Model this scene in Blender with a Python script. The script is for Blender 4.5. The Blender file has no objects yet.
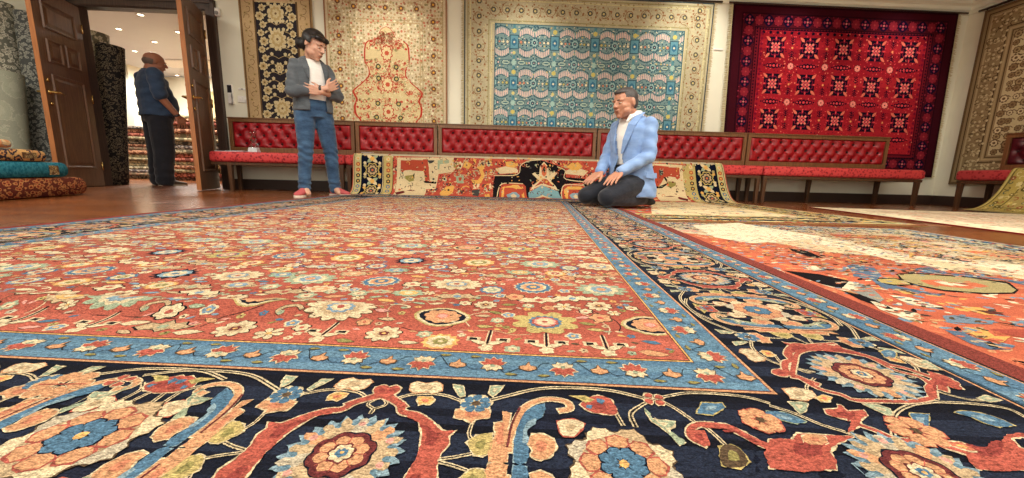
import bpy, bmesh, math, random
import numpy as np
from mathutils import Vector, Matrix, Euler, Quaternion
SC=bpy.context.scene
COL=SC.collection
PI=math.pi
rnd=random.Random(7)

# ------------------------------------------------------------------ colour and materials
def lin(c):
    c=max(0.0,min(1.0,c/255.0))
    return c/12.92 if c<=0.04045 else ((c+0.055)/1.055)**2.4
def rgb(r,g,b): return (lin(r),lin(g),lin(b),1.0)

class NB:
    def __init__(s,name,rough=0.6,**kw):
        s.m=bpy.data.materials.new(name); s.m.use_nodes=True
        s.nt=s.m.node_tree; s.nt.nodes.clear()
        s.out=s.n('ShaderNodeOutputMaterial'); s.p=s.n('ShaderNodeBsdfPrincipled')
        s.l(s.p.outputs[0],s.out.inputs[0]); s.p.inputs['Roughness'].default_value=rough
        for k,v in kw.items(): s.p.inputs[k.replace('_',' ')].default_value=v
    def n(s,t,**kw):
        x=s.nt.nodes.new(t)
        for k,v in kw.items(): setattr(x,k,v)
        return x
    def l(s,a,b): s.nt.links.new(a,b)
    def coord(s,scale=(1,1,1),kind='Object',rot=(0,0,0)):
        tc=s.n('ShaderNodeTexCoord'); mp=s.n('ShaderNodeMapping'); mp.inputs['Scale'].default_value=scale
        mp.inputs['Rotation'].default_value=rot
        s.l(tc.outputs[kind],mp.inputs[0]); return mp.outputs[0]
    def noise(s,vec,scale,detail=3,rough=0.5):
        x=s.n('ShaderNodeTexNoise'); x.inputs['Scale'].default_value=scale; x.inputs['Detail'].default_value=detail
        x.inputs['Roughness'].default_value=rough; s.l(vec,x.inputs['Vector']); return x.outputs['Fac']
    def ramp(s,fac,stops):
        r=s.n('ShaderNodeValToRGB'); e=r.color_ramp.elements
        e[0].position=stops[0][0]; e[0].color=stops[0][1]; e[1].position=stops[-1][0]; e[1].color=stops[-1][1]
        for p,c in stops[1:-1]:
            q=e.new(p); q.color=c
        s.l(fac,r.inputs[0]); return r.outputs[0]
    def mul(s,col,fac,lo,hi):
        mr=s.n('ShaderNodeMapRange'); mr.inputs['From Min'].default_value=0.25; mr.inputs['From Max'].default_value=0.75
        mr.inputs['To Min'].default_value=lo; mr.inputs['To Max'].default_value=hi; s.l(fac,mr.inputs['Value'])
        vm=s.n('ShaderNodeVectorMath',operation='SCALE'); s.l(col,vm.inputs[0]); s.l(mr.outputs[0],vm.inputs['Scale'])
        return vm.outputs[0]
    def bump(s,fac,dist,strength=1.0):
        b=s.n('ShaderNodeBump'); b.inputs['Distance'].default_value=dist; b.inputs['Strength'].default_value=strength
        s.l(fac,b.inputs['Height']); s.l(b.outputs[0],s.p.inputs['Normal'])
    def color(s,c): s.l(c,s.p.inputs['Base Color'])

def simple(name,col,rough=0.6,metal=0.0,nscale=40,lo=0.9,hi=1.1,bump=0.0,spec=0.5,stretch=(1,1,1),**kw):
    b=NB(name,rough); b.p.inputs['Metallic'].default_value=metal; b.p.inputs['Specular IOR Level'].default_value=spec
    for k,v in kw.items(): b.p.inputs[k.replace('_',' ')].default_value=v
    c=b.n('ShaderNodeRGB'); c.outputs[0].default_value=rgb(*col)
    f=b.noise(b.coord(stretch),nscale)
    b.color(b.mul(c.outputs[0],f,lo,hi))
    if bump: b.bump(f,bump)
    return b.m

# ------------------------------------------------------------------ linking and tagging
def link(name,me,mat=None,parent=None,loc=None,rot=None):
    o=bpy.data.objects.new(name,me); COL.objects.link(o)
    if mat is not None and me is not None: me.materials.append(mat)
    if parent is not None: o.parent=parent
    if loc is not None: o.location=loc
    if rot is not None: o.rotation_euler=rot
    return o
def tag(o,label=None,cat=None,group=None,kind=None):
    if label: o['label']=label
    if cat: o['category']=cat
    if group: o['group']=group
    if kind: o['kind']=kind
    return o
def empty(name,loc=(0,0,0),rz=0.0):
    o=bpy.data.objects.new(name,None); COL.objects.link(o); o.location=loc; o.rotation_euler=(0,0,rz); o.empty_display_size=.1; return o
def copy_tree(o,parent=None):
    c=o.copy(); COL.objects.link(c)
    if parent is not None: c.parent=parent
    for ch in list(o.children): copy_tree(ch,c)
    return c
def fin(bm,name,mat,parent=None,smooth=False,loc=None,rot=None,bevel=0,seg=2):
    bmesh.ops.recalc_face_normals(bm,faces=bm.faces[:])
    me=bpy.data.meshes.new(name); bm.to_mesh(me); bm.free()
    if smooth: me.polygons.foreach_set('use_smooth',[True]*len(me.polygons))
    o=link(name,me,mat,parent,loc,rot)
    if bevel:
        m=o.modifiers.new('bevel','BEVEL'); m.width=bevel; m.segments=seg; m.limit_method='ANGLE'; m.angle_limit=0.6
    return o
def box(bm,x0,x1,y0,y1,z0,z1,M=None,taper=0.0):
    cx,cy=(x0+x1)/2,(y0+y1)/2; vs=[]
    for z,t in ((z0,1-taper),(z1,1)):
        for x,y in ((x0,y0),(x1,y0),(x1,y1),(x0,y1)):
            v=Vector((cx+(x-cx)*t,cy+(y-cy)*t,z)); vs.append(bm.verts.new(M@v if M else v))
    for f in ((3,2,1,0),(4,5,6,7),(0,1,5,4),(1,2,6,5),(2,3,7,6),(3,0,4,7)): bm.faces.new([vs[i] for i in f])
def lathe(bm,prof,n=24,M=None):
    rings=[]
    for r,z in prof:
        rings.append([bm.verts.new((M@Vector((r*math.cos(2*PI*k/n),r*math.sin(2*PI*k/n),z))) if M else Vector((r*math.cos(2*PI*k/n),r*math.sin(2*PI*k/n),z))) for k in range(n)])
    for a,b in zip(rings,rings[1:]):
        for k in range(n): bm.faces.new((a[k],a[(k+1)%n],b[(k+1)%n],b[k]))
    bm.faces.new(rings[0][::-1]); bm.faces.new(rings[-1])
def tube(bm,pts,r,n=8):
    pts=[Vector(p) for p in pts]; rings=[]
    up=Vector((0,0,1))
    for i,p in enumerate(pts):
        d=(pts[min(i+1,len(pts)-1)]-pts[max(i-1,0)]).normalized()
        a=d.cross(up)
        if a.length<1e-3: a=d.cross(Vector((1,0,0)))
        a.normalize(); b=d.cross(a); rr=r[i] if isinstance(r,(list,tuple)) else r
        rings.append([bm.verts.new(p+a*rr*math.cos(2*PI*k/n)+b*rr*math.sin(2*PI*k/n)) for k in range(n)])
    for A,B in zip(rings,rings[1:]):
        for k in range(n): bm.faces.new((A[k],A[(k+1)%n],B[(k+1)%n],B[k]))
    bm.faces.new(rings[0][::-1]); bm.faces.new(rings[-1])

# ------------------------------------------------------------------ carpet drawing
CC=dict(red=(182,68,38),field=(182,80,50),maroon=(110,34,34),navy=(22,30,54),dnavy=(14,20,38),blue=(72,116,146),lblue=(132,160,172),cream=(222,198,152),
 tan=(196,164,118),peach=(212,146,90),orange=(214,104,56),gold=(226,168,74),yellow=(192,168,92),sage=(160,172,138),brown=(96,74,50),olive=(150,138,70),
 ivory=(232,218,182),white=(240,234,215),black=(30,26,28),pink=(226,150,130),teal=(70,112,120),grey=(150,150,140),dgrey=(70,68,66),
 crimson=(190,28,44),wine=(92,16,34),dwine=(60,12,28),rose=(226,120,106),beige=(204,184,140),dbeige=(168,144,100),khaki=(176,158,104),umber=(110,84,58),
 aqua=(122,164,170),lteal=(104,148,156),mint=(170,190,176),rust=(176,70,46),paleb=(120,150,170),stone=(196,180,150))
def catmull(pts,n=6,closed=False):
    if len(pts)<3: return list(pts)
    P=list(pts); out=[]; N=len(P); rng=N if closed else N-1
    for i in range(rng):
        p1=P[i]; p2=P[(i+1)%N]
        p0=P[(i-1)%N] if (closed or i>0) else (2*p1[0]-p2[0],2*p1[1]-p2[1])
        p3=P[(i+2)%N] if (closed or i+2<N) else (2*p2[0]-p1[0],2*p2[1]-p1[1])
        for k in range(n):
            t=k/n; t2=t*t; t3=t2*t
            out.append(tuple(0.5*((2*p1[j])+(-p0[j]+p2[j])*t+(2*p0[j]-5*p1[j]+4*p2[j]-p3[j])*t2+(-p0[j]+3*p1[j]-3*p2[j]+p3[j])*t3) for j in (0,1)))
    if not closed: out.append(P[-1])
    return out
def clip_half(poly,ax,c,keep_less):
    out=[]; n=len(poly)
    for i in range(n):
        a=poly[i]; b=poly[(i+1)%n]
        ia=(a[ax]<=c) if keep_less else (a[ax]>=c); ib=(b[ax]<=c) if keep_less else (b[ax]>=c)
        if ia: out.append(a)
        if ia!=ib:
            t=(c-a[ax])/(b[ax]-a[ax]); p=[a[0]+(b[0]-a[0])*t,a[1]+(b[1]-a[1])*t]; p[ax]=c; out.append(tuple(p))
    return out
def clip_box(poly,x0,x1,y0,y1):
    us=[p[0] for p in poly]; vs=[p[1] for p in poly]
    if max(us)<=x0 or min(us)>=x1 or max(vs)<=y0 or min(vs)>=y1: return []
    if min(us)<x0: poly=clip_half(poly,0,x0,False)
    if poly and max(us)>x1: poly=clip_half(poly,0,x1,True)
    if poly and min(vs)<y0: poly=clip_half(poly,1,y0,False)
    if poly and max(vs)>y1: poly=clip_half(poly,1,y1,True)
    return poly
class Pat:
    """flat coloured shapes of a woven design; u,v in metres on the cloth"""
    def __init__(s): s.f=[]; s.tf=None; s.box=None; s.knot=0.0
    def poly(s,pts,c,L):
        if isinstance(c,str): c=CC[c]
        if s.knot:
            k=s.knot; q=[]
            for i in range(len(pts)):
                a=pts[i]; b=pts[(i+1)%len(pts)]; d=math.hypot(b[0]-a[0],b[1]-a[1]); n=max(1,min(16,int(d/(2.6*k))))
                for j in range(n):
                    t=j/n; q.append((a[0]+(b[0]-a[0])*t+rnd.uniform(-k,k)*.62,a[1]+(b[1]-a[1])*t+rnd.uniform(-k,k)*.62))
            pts=q
        if s.tf: pts=[s.tf(p) for p in pts]
        if s.box: pts=clip_box(pts,*s.box)
        if len(pts)>2: s.f.append((pts,c,L))
    def rect(s,u0,u1,v0,v1,c,L,n=1):
        k=s.knot; s.knot=0; s.poly([(u0,v0),(u1,v0),(u1,v1),(u0,v1)],c,L); s.knot=k
    def lobe(s,u,v,r,n,c,L,depth=.2,ru=1,rv=1,rot=0,sharp=1.0,seg=4):
        pts=[]
        for i in range(n*seg):
            t=2*PI*i/(n*seg); q=abs(math.sin(n*t/2))**sharp; rr=r*(1-depth+depth*q)
            pts.append((u+rr*ru*math.cos(t+rot),v+rr*rv*math.sin(t+rot)))
        s.poly(pts,c,L)
    def circ(s,u,v,r,c,L,n=10,ru=1,rv=1): s.poly([(u+r*ru*math.cos(2*PI*i/n),v+r*rv*math.sin(2*PI*i/n)) for i in range(n)],c,L)
    def serr(s,u,v,r,n,c,L,depth=.25,ru=1,rv=1,rot=0):
        pts=[]
        for i in range(2*n):
            t=PI*i/n+rot; rr=r if i%2 else r*(1-depth)
            pts.append((u+rr*ru*math.cos(t),v+rr*rv*math.sin(t)))
        s.poly(pts,c,L)
    def petals(s,u,v,r0,r1,w,n,c,L,rot=0,ru=1,rv=1,o=None,ow=.0015,tip=None):
        for i in range(n):
            t=2*PI*i/n+rot; ca,sa=math.cos(t),math.sin(t)
            def P(a,b): return (u+ru*(a*ca-b*sa),v+rv*(a*sa+b*ca))
            m=(r0+r1)/2+.15*(r1-r0)
            if o: s.poly([P(r0-ow,0),P(m-.2*(r1-r0),w+ow),P(m+.2*(r1-r0),w+ow),P(r1+ow*1.5,0),P(m+.2*(r1-r0),-w-ow),P(m-.2*(r1-r0),-w-ow)],o,L)
            s.poly([P(r0,0),P(m-.2*(r1-r0),w),P(m+.2*(r1-r0),w*.95),P(r1,0),P(m+.2*(r1-r0),-w*.95),P(m-.2*(r1-r0),-w)],c,L+1)
            if tip: s.poly([P(m,w*.45),P(r1-(r1-r0)*.08,0),P(m,-w*.45)],tip,L+2)
    def stroke(s,pts,w,c,L,smooth=True,taper=False,n=4,o=None,ow=.003):
        if smooth: pts=catmull(pts,n)
        if o: s._st(pts,w+2*ow,o,L,taper,ow)
        s._st(pts,w,c,L+1 if o else L,taper,0)
    def _st(s,pts,w,c,L,taper,ext):
        N=len(pts); A=[];B=[]
        for i,p in enumerate(pts):
            a=pts[max(i-1,0)]; b=pts[min(i+1,N-1)]; dx,dy=b[0]-a[0],b[1]-a[1]; d=math.hypot(dx,dy) or 1e-6
            dx/=d; dy/=d; h=w/2*(1-(0.75*i/(N-1) if taper else 0)); e=0
            if i==0: e=-ext
            if i==N-1: e=ext
            A.append((p[0]-dy*h+dx*e,p[1]+dx*h+dy*e)); B.append((p[0]+dy*h+dx*e,p[1]-dx*h+dy*e))
        k=s.knot; s.knot=min(k,.0005)
        for i in range(N-1): s.poly([A[i],A[i+1],B[i+1],B[i]],c,L)
        s.knot=k
    def vine(s,pts,w,L,c='cream',d='black',dots=True):
        pts=catmull(pts,5); s._st(pts,w,c,L,False,0)
        s._st(pts,w*.30,d,L+1,False,0)
    def scroll(s,u,v,r,c,L,w=.004,flip=1,turn=1.4,rot=0):
        pts=[]
        for i in range(9):
            t=i/8; a=rot+flip*turn*2*PI*t*.5; rr=r*(1-.8*t); pts.append((u+rr*math.cos(a),v+rr*math.sin(a)))
        s.stroke(pts,w,c,L,smooth=False)
    def leaf(s,u,v,l,w,rot,c,L,o=None,ow=.0025):
        ca,sa=math.cos(rot),math.sin(rot)
        def P(a,b): return (u+a*ca-b*sa,v+a*sa+b*ca)
        if o: s.poly([P(-ow,0),P(l*.3,w+ow),P(l*.7,w*.8+ow),P(l+ow*2,w*.15),P(l*.7,-w*.7-ow),P(l*.3,-w-ow)],o,L)
        s.poly([P(0,0),P(l*.3,w),P(l*.7,w*.8),P(l,w*.15),P(l*.7,-w*.7),P(l*.3,-w)],c,L+1)
    def rosette(s,u,v,r,cols,L,n=8,ru=1,rv=1,rot=0):
        s.lobe(u,v,r,n,cols[0],L,.18,ru,rv,rot); 
        if len(cols)>1: s.lobe(u,v,r*.7,n,cols[1],L+1,.2,ru,rv,rot+.3)
        if len(cols)>2: s.lobe(u,v,r*.42,max(5,n-2),cols[2],L+2,.2,ru,rv,rot)
        if len(cols)>3: s.circ(u,v,r*.17,cols[3],L+3,6,ru,rv)

def build_cloth(name,pats,fmap,mat,dz,parent=None,base=None,cuts_u=(),cuts_v=()):
    """one mesh: the woven shapes laid on the surface fmap(u,v)->(point,normal)"""
    verts=[];faces=[];cols=[]
    cu=sorted(cuts_u); cv=sorted(cuts_v)
    from bisect import bisect_right
    def strips(polys,ax,cs):
        out=[]
        for p in polys:
            lo=min(q[ax] for q in p); hi=max(q[ax] for q in p)
            i=bisect_right(cs,lo+1e-7); 
            while i<len(cs) and cs[i]<hi-1e-7:
                a=clip_half(p,ax,cs[i],True); b=clip_half(p,ax,cs[i],False)
                if len(a)>2: out.append(a)
                p=b; i+=1
                if len(p)<3: break
            if len(p)>2: out.append(p)
        return out
    for pts,c,L in pats.f:
        pl=[pts]
        if cv: pl=strips(pl,1,cv)
        if cu: pl=strips(pl,0,cu)
        cl=(lin(c[0]),lin(c[1]),lin(c[2]))
        for p in pl:
            i0=len(verts)
            for q in p:
                P,N=fmap(q[0],q[1]); verts.append((P[0]+N[0]*L*dz,P[1]+N[1]*L*dz,P[2]+N[2]*L*dz))
            faces.append(tuple(range(i0,len(verts)))); cols.append((cl,len(p)))
    if base:
        bv,bf,bc=base; i0=len(verts); verts+=bv
        for f in bf:
            faces.append(tuple(i0+i for i in f)); cols.append(((lin(bc[0]),lin(bc[1]),lin(bc[2])),len(f)))
    me=bpy.data.meshes.new(name); me.from_pydata(verts,[],faces)
    at=me.attributes.new('Weave','FLOAT_COLOR','CORNER')
    arr=np.empty((sum(n for _,n in cols),4),dtype=np.float32); k=0
    for c,n in cols: arr[k:k+n]=(c[0],c[1],c[2],1); k+=n
    at.data.foreach_set('color',arr.ravel())
    return link(name,me,mat,parent)

def cc_tone(): pass
def weave_mat(name,knot=700,lo=.78,hi=1.18,rough=1.0,sheen=.0,wear=None,stretch=(1,1,1),bump=.0012,big=3.0,desat=1.0,gain=1.0):
    b=NB(name,rough); b.p.inputs['Specular IOR Level'].default_value=.03
    b.p.inputs['Sheen Weight'].default_value=sheen; b.p.inputs['Sheen Roughness'].default_value=.6
    a=b.n('ShaderNodeAttribute'); a.attribute_name='Weave'
    hs=b.n('ShaderNodeHueSaturation'); hs.inputs['Saturation'].default_value=desat; hs.inputs['Value'].default_value=gain
    b.l(a.outputs['Color'],hs.inputs['Color'])
    f=b.noise(b.coord(stretch),knot,2,.6); g=b.noise(b.coord((1,4,1)),big,4,.6); h=b.noise(b.coord((.6,5,1)),60,2,.6)
    c=b.mul(hs.outputs[0],f,lo,hi); c=b.mul(c,g,.88,1.1); c=b.mul(c,h,.9,1.08); c=b.mul(c,b.noise(b.coord((1,1.8,1)),knot*.42,2,.5),1-(hi-lo)*.45,1+(hi-lo)*.45)
    b.color(c); b.bump(f,bump,.7)
    return b.m
TRACED=[
('U','V',None,None,5,2,[(17,49),(31,40),(53,36),(72,39),(85,45),(107,55)]),
('U','V',None,None,4,2,[(-3,43),(10,60),(0,70),(0,78)]),
('U','V',None,None,4,2,[(111,79),(109,91),(110,105),(121,124),(108,132),(87,138)]),
('U','V',None,None,6,2,[(117,47),(147,30),(170,18),(197,11),(237,9),(266,12),(286,19),(304,27)]),
('U','V',None,None,5,2,[(288,42),(277,54),(276,66),(277,78)]),
('U','V',None,None,5,2,[(261,59),(264,77)]),
('U','P','cream','peach',0,4,[(24,18),(31,13),(42,16),(51,11),(61,17),(63,30),(54,37),(47,32),(36,37),(28,32)]),
('U','P','gold','cream',0,4,[(41,44),(55,43),(60,49),(57,58),(51,56),(47,59),(42,51)]),
('U','P','sage','cream',0,4,[(74,16),(87,18),(92,37),(87,40),(81,28)]),
('U','P','sage','cream',0,4,[(120,15),(135,13),(131,24),(125,37),(120,30)]),
('U','P','peach','cream',0,4,[(89,64),(107,59),(124,63),(125,76),(111,79),(109,86),(100,80),(90,79)]),
('U','P','red','cream',0,4,[(-14,37),(-15,29),(-7,23),(2,30),(5,40),(-1,45),(-8,45)]),
('U','S','red','cream',8,4,[(-6,43),(12,51),(26,61),(33,73),(49,77),(63,87)]),
('U','P','red','cream',0,4,[(42,74),(60,79),(76,94),(82,100),(95,99),(90,107),(93,117),(89,129),(87,141),(70,142),(67,125),(65,109),(55,88),(40,81)]),
('U','P','yellow','cream',0,4,[(110,115),(117,105),(132,100),(133,126),(126,131),(119,130)]),
('U','P','peach','cream',0,4,[(132,85),(141,81),(138,65),(148,68),(146,92),(150,136),(133,137),(132,114),(135,103)]),
('U','S','peach','cream',7,4,[(199,58),(211,53),(209,41),(193,36),(176,41),(162,55),(154,80),(149,106),(149,125)]),
('U','P','blue','lblue',0,4,[(155,91),(165,59),(184,46),(181,70),(168,83),(164,101),(168,120),(167,135),(155,136)]),
('U','P','peach','cream',0,4,[(167,111),(171,99),(182,98),(191,104),(193,115),(188,127),(179,132),(170,128),(172,120)]),
('U','S','maroon',None,2.5,6,[(157,55),(150,84),(148,119)]),
('U','P','red','cream',0,4,[(224,45),(231,33),(246,24),(260,31),(262,57),(252,60),(236,57),(231,54)]),
('U','P','yellow',None,0,6,[(212,27),(232,26),(241,34),(230,41),(223,34)]),
('U','P','blue',None,0,6,[(244,30),(253,34),(248,43),(243,38)]),
('U','P','blue',None,0,6,[(230,44),(237,44),(234,52),(229,50)]),
('U','P','cream','red',0,4,[(197,76),(212,71),(224,78),(219,88),(212,98),(201,98),(198,89)]),
('U','P','sage','cream',0,4,[(294,44),(298,54),(299,64),(320,65),(315,74),(308,79),(319,95),(311,102),(306,83),(297,69),(294,57)]),
('U','S','red','cream',9,4,[(-5,42),(-13,50),(-25,59),(-32,66)]),
('C','V',None,None,5,2,[(-21,-22),(-39,-12),(-72,-7),(-107,-8),(-130,-15),(-154,-26),(-172,-39),(-188,-58),(-188,-78)]),
('C','V',None,None,5,2,[(-146,-28),(-134,-43),(-123,-63),(-113,-76),(-106,-100)]),
('C','V',None,None,5,2,[(-24,-26),(-4,-39),(11,-56),(29,-67)]),
('C','V',None,None,5,2,[(179,-2),(145,-11),(112,-29),(85,-56),(69,-76)]),
('C','V',None,None,5,2,[(179,-2),(222,-2),(253,-9),(254,-27)]),
('C','V',None,None,4,2,[(58,103),(55,74),(84,57)]),
('C','V',None,None,4,2,[(72,41),(45,16),(41,-8)]),
('C','V',None,None,4,2,[(204,26),(215,14),(233,6),(264,11)]),
('C','V',None,None,4,2,[(28,-68),(48,-79),(80,-82)]),
('C','P','red','cream',0,4,[(-119,-65),(-90,-65),(-78,-77),(-69,-88),(-56,-94),(-63,-103),(-74,-97),(-83,-86),(-94,-73),(-117,-73)]),
('C','S','red','cream',7,4,[(-104,-67),(-120,-68),(-132,-77),(-136,-90),(-126,-100)]),
('C','P','red',None,0,6,[(-133,-79),(-119,-78),(-120,-85),(-123,-101),(-134,-97),(-138,-90)]),
('C','P','blue','yellow',0,4,[(-115,-49),(-100,-28),(-78,-27),(-78,-35),(-98,-50)]),
('C','P','brown','yellow',0,4,[(-114,-102),(-102,-97),(-96,-102),(-96,-118),(-108,-127),(-123,-125)]),
('C','P','red','cream',0,4,[(-58,-85),(-35,-84),(-24,-74),(9,-74),(31,-74),(3,-88),(-10,-99),(-21,-121),(-81,-125)]),
('C','P','red','cream',0,4,[(86,-75),(111,-72),(136,-74),(144,-81),(167,-77),(194,-59),(223,-55),(207,-73),(165,-107),(110,-111),(121,-92),(110,-85),(106,-77)]),
('C','P','orange','cream',0,6,[(121,-74),(134,-75),(137,-86),(129,-87),(119,-81)]),
('C','P','peach','cream',0,6,[(-21,-77),(-8,-74),(0,-77),(-4,-86),(-17,-90),(-25,-87)]),
('C','P','dnavy','cream',0,6,[(194,-66),(214,-62),(191,-84),(187,-77)]),
('C','P','red','cream',0,4,[(35,-29),(52,-26),(56,-19),(61,-20),(59,-30),(79,-26),(74,-37),(63,-43),(49,-57),(30,-68),(49,-47),(41,-44),(32,-38)]),
('C','S','red','cream',6,4,[(52,-53),(64,-64),(72,-74),(95,-76),(112,-74)]),
('C','P','cream','peach',0,4,[(14,10),(30,14),(46,9),(43,-3),(25,-12),(10,-10),(13,0)]),
('C','P','gold','cream',0,4,[(42,-5),(55,1),(61,-4),(50,-13),(42,-13)]),
('C','P','sage','cream',0,4,[(2,-18),(16,-17),(23,-19),(10,-34),(1,-38),(3,-27)]),
('C','P','blue','sage',0,4,[(-33,-38),(-15,-39),(-2,-53),(-16,-57),(-28,-51),(-38,-46)]),
('C','P','sage','cream',0,4,[(88,-14),(104,-15),(111,-21),(106,-32),(98,-32),(94,-25)]),
('C','P','blue','yellow',0,4,[(128,-28),(149,-28),(122,-54),(111,-51)]),
('C','P','blue','yellow',0,4,[(181,-23),(194,-19),(210,-21),(219,-30),(222,-42),(201,-45),(194,-38),(192,-30)]),
('C','P','red','cream',0,4,[(245,74),(253,69),(259,57),(245,30),(233,32),(232,40),(209,32),(191,7),(181,6),(201,32),(231,54)]),
('C','P','sage','cream',0,4,[(256,106),(277,110),(272,88),(270,81),(253,89)]),
('C','P','blue','yellow',0,4,[(233,133),(258,145),(253,129),(233,110),(224,115)]),
('C','P','sage','cream',0,4,[(242,11),(260,18),(266,8),(247,3)]),
('C','S','red','cream',5,4,[(44,38),(47,51),(28,46)]),
('C','S','red','cream',6,4,[(48,48),(76,86),(98,113),(134,129),(178,130),(198,108),(202,73),(218,58),(214,38),(188,7)]),
('C','S','red','cream',6,4,[(51,42),(60,14),(77,4),(85,-7),(118,-6),(152,-4),(183,5)]),
('C','S','red','cream',5,4,[(101,115),(130,142),(182,155)]),
]
TRACED_B=[
('ivory',2,[(586,1778),(951,1974),(1086,1433),(1086,1064),(1181,932),(1382,903),(1106,675),(1082,792),(917,874),(952,1080),(840,1279),(604,1188),(517,1323)]),
('cream',2,[(807,1413),(1018,1382),(1112,1105),(1142,896),(1246,794),(1123,692),(985,788),(935,984),(767,1023),(748,1204),(698,1224)]),
('black',3,[(436,695),(515,663),(549,591),(456,502),(448,532),(441,577)]),
('ivory',4,[(542,590),(560,581),(499,507),(454,492),(438,553),(464,513)]),
('grey',3,[(546,579),(568,559),(497,432),(469,412),(472,456),(473,494)]),
('black',3,[(452,497),(476,447),(458,363),(441,362),(436,425)]),
('ivory',3,[(457,424),(470,365),(444,294),(429,299),(425,360)]),
('blue',3,[(692,795),(758,771),(698,675),(633,614),(641,557),(666,518),(698,502),(663,479),(626,513),(582,539),(634,639),(600,648),(654,726)]),
('blue',3,[(879,789),(957,807),(948,737),(1012,704),(1057,670),(1089,674),(1020,616),(1017,665),(963,697),(865,726)]),
('blue',3,[(449,254),(472,250),(468,219),(476,200),(500,193),(474,177),(439,174),(431,196)]),
('paleb',3,[(526,335),(558,343),(587,329),(608,318),(579,296),(536,294),(500,300)]),
('black',3,[(764,706),(842,717),(963,697),(1007,639),(940,562),(890,527),(803,513),(721,525),(698,564),(695,610)]),
('khaki',4,[(761,694),(829,704),(947,681),(986,626),(933,561),(894,536),(815,524),(735,539),(710,577),(710,619)]),
('black',3,[(648,636),(711,650),(718,613),(696,575),(634,563),(613,583)]),
('yellow',4,[(645,626),(701,638),(705,607),(692,581),(643,573),(624,591)]),
('orange',5,[(761,631),(828,645),(824,615),(900,625),(900,590),(815,557),(769,573),(744,586)]),
('ivory',6,[(790,620),(820,624),(837,602),(847,588),(798,577),(786,596)]),
('ivory',3,[(544,474),(576,459),(580,416),(589,393),(543,388),(529,419)]),
('gold',3,[(634,406),(672,403),(669,372),(664,351),(628,354),(624,382)]),
('maroon',4,[(641,384),(679,381),(670,355),(643,358)]),
('gold',3,[(508,277),(535,268),(513,233),(542,236),(496,207),(482,220),(479,240)]),
('black',3,[(465,209),(479,210),(461,176),(447,177)]),
('ivory',4,[(546,773),(583,772),(561,719),(520,713)]),
('ivory',3,[(473,380),(485,338),(436,281),(449,320)]),
('black',3,[(694,1084),(733,1041),(701,905),(669,908),(664,1006)]),
('gold',3,[(1180,1116),(1111,1012),(1034,957)]),
('paleb',3,[(640,321),(675,319),(641,291),(618,294)]),
('gold',3,[(606,531),(632,520),(622,483),(592,489)]),
('rust',3,[(545,269),(625,277),(566,228),(546,247)]),
]
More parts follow.
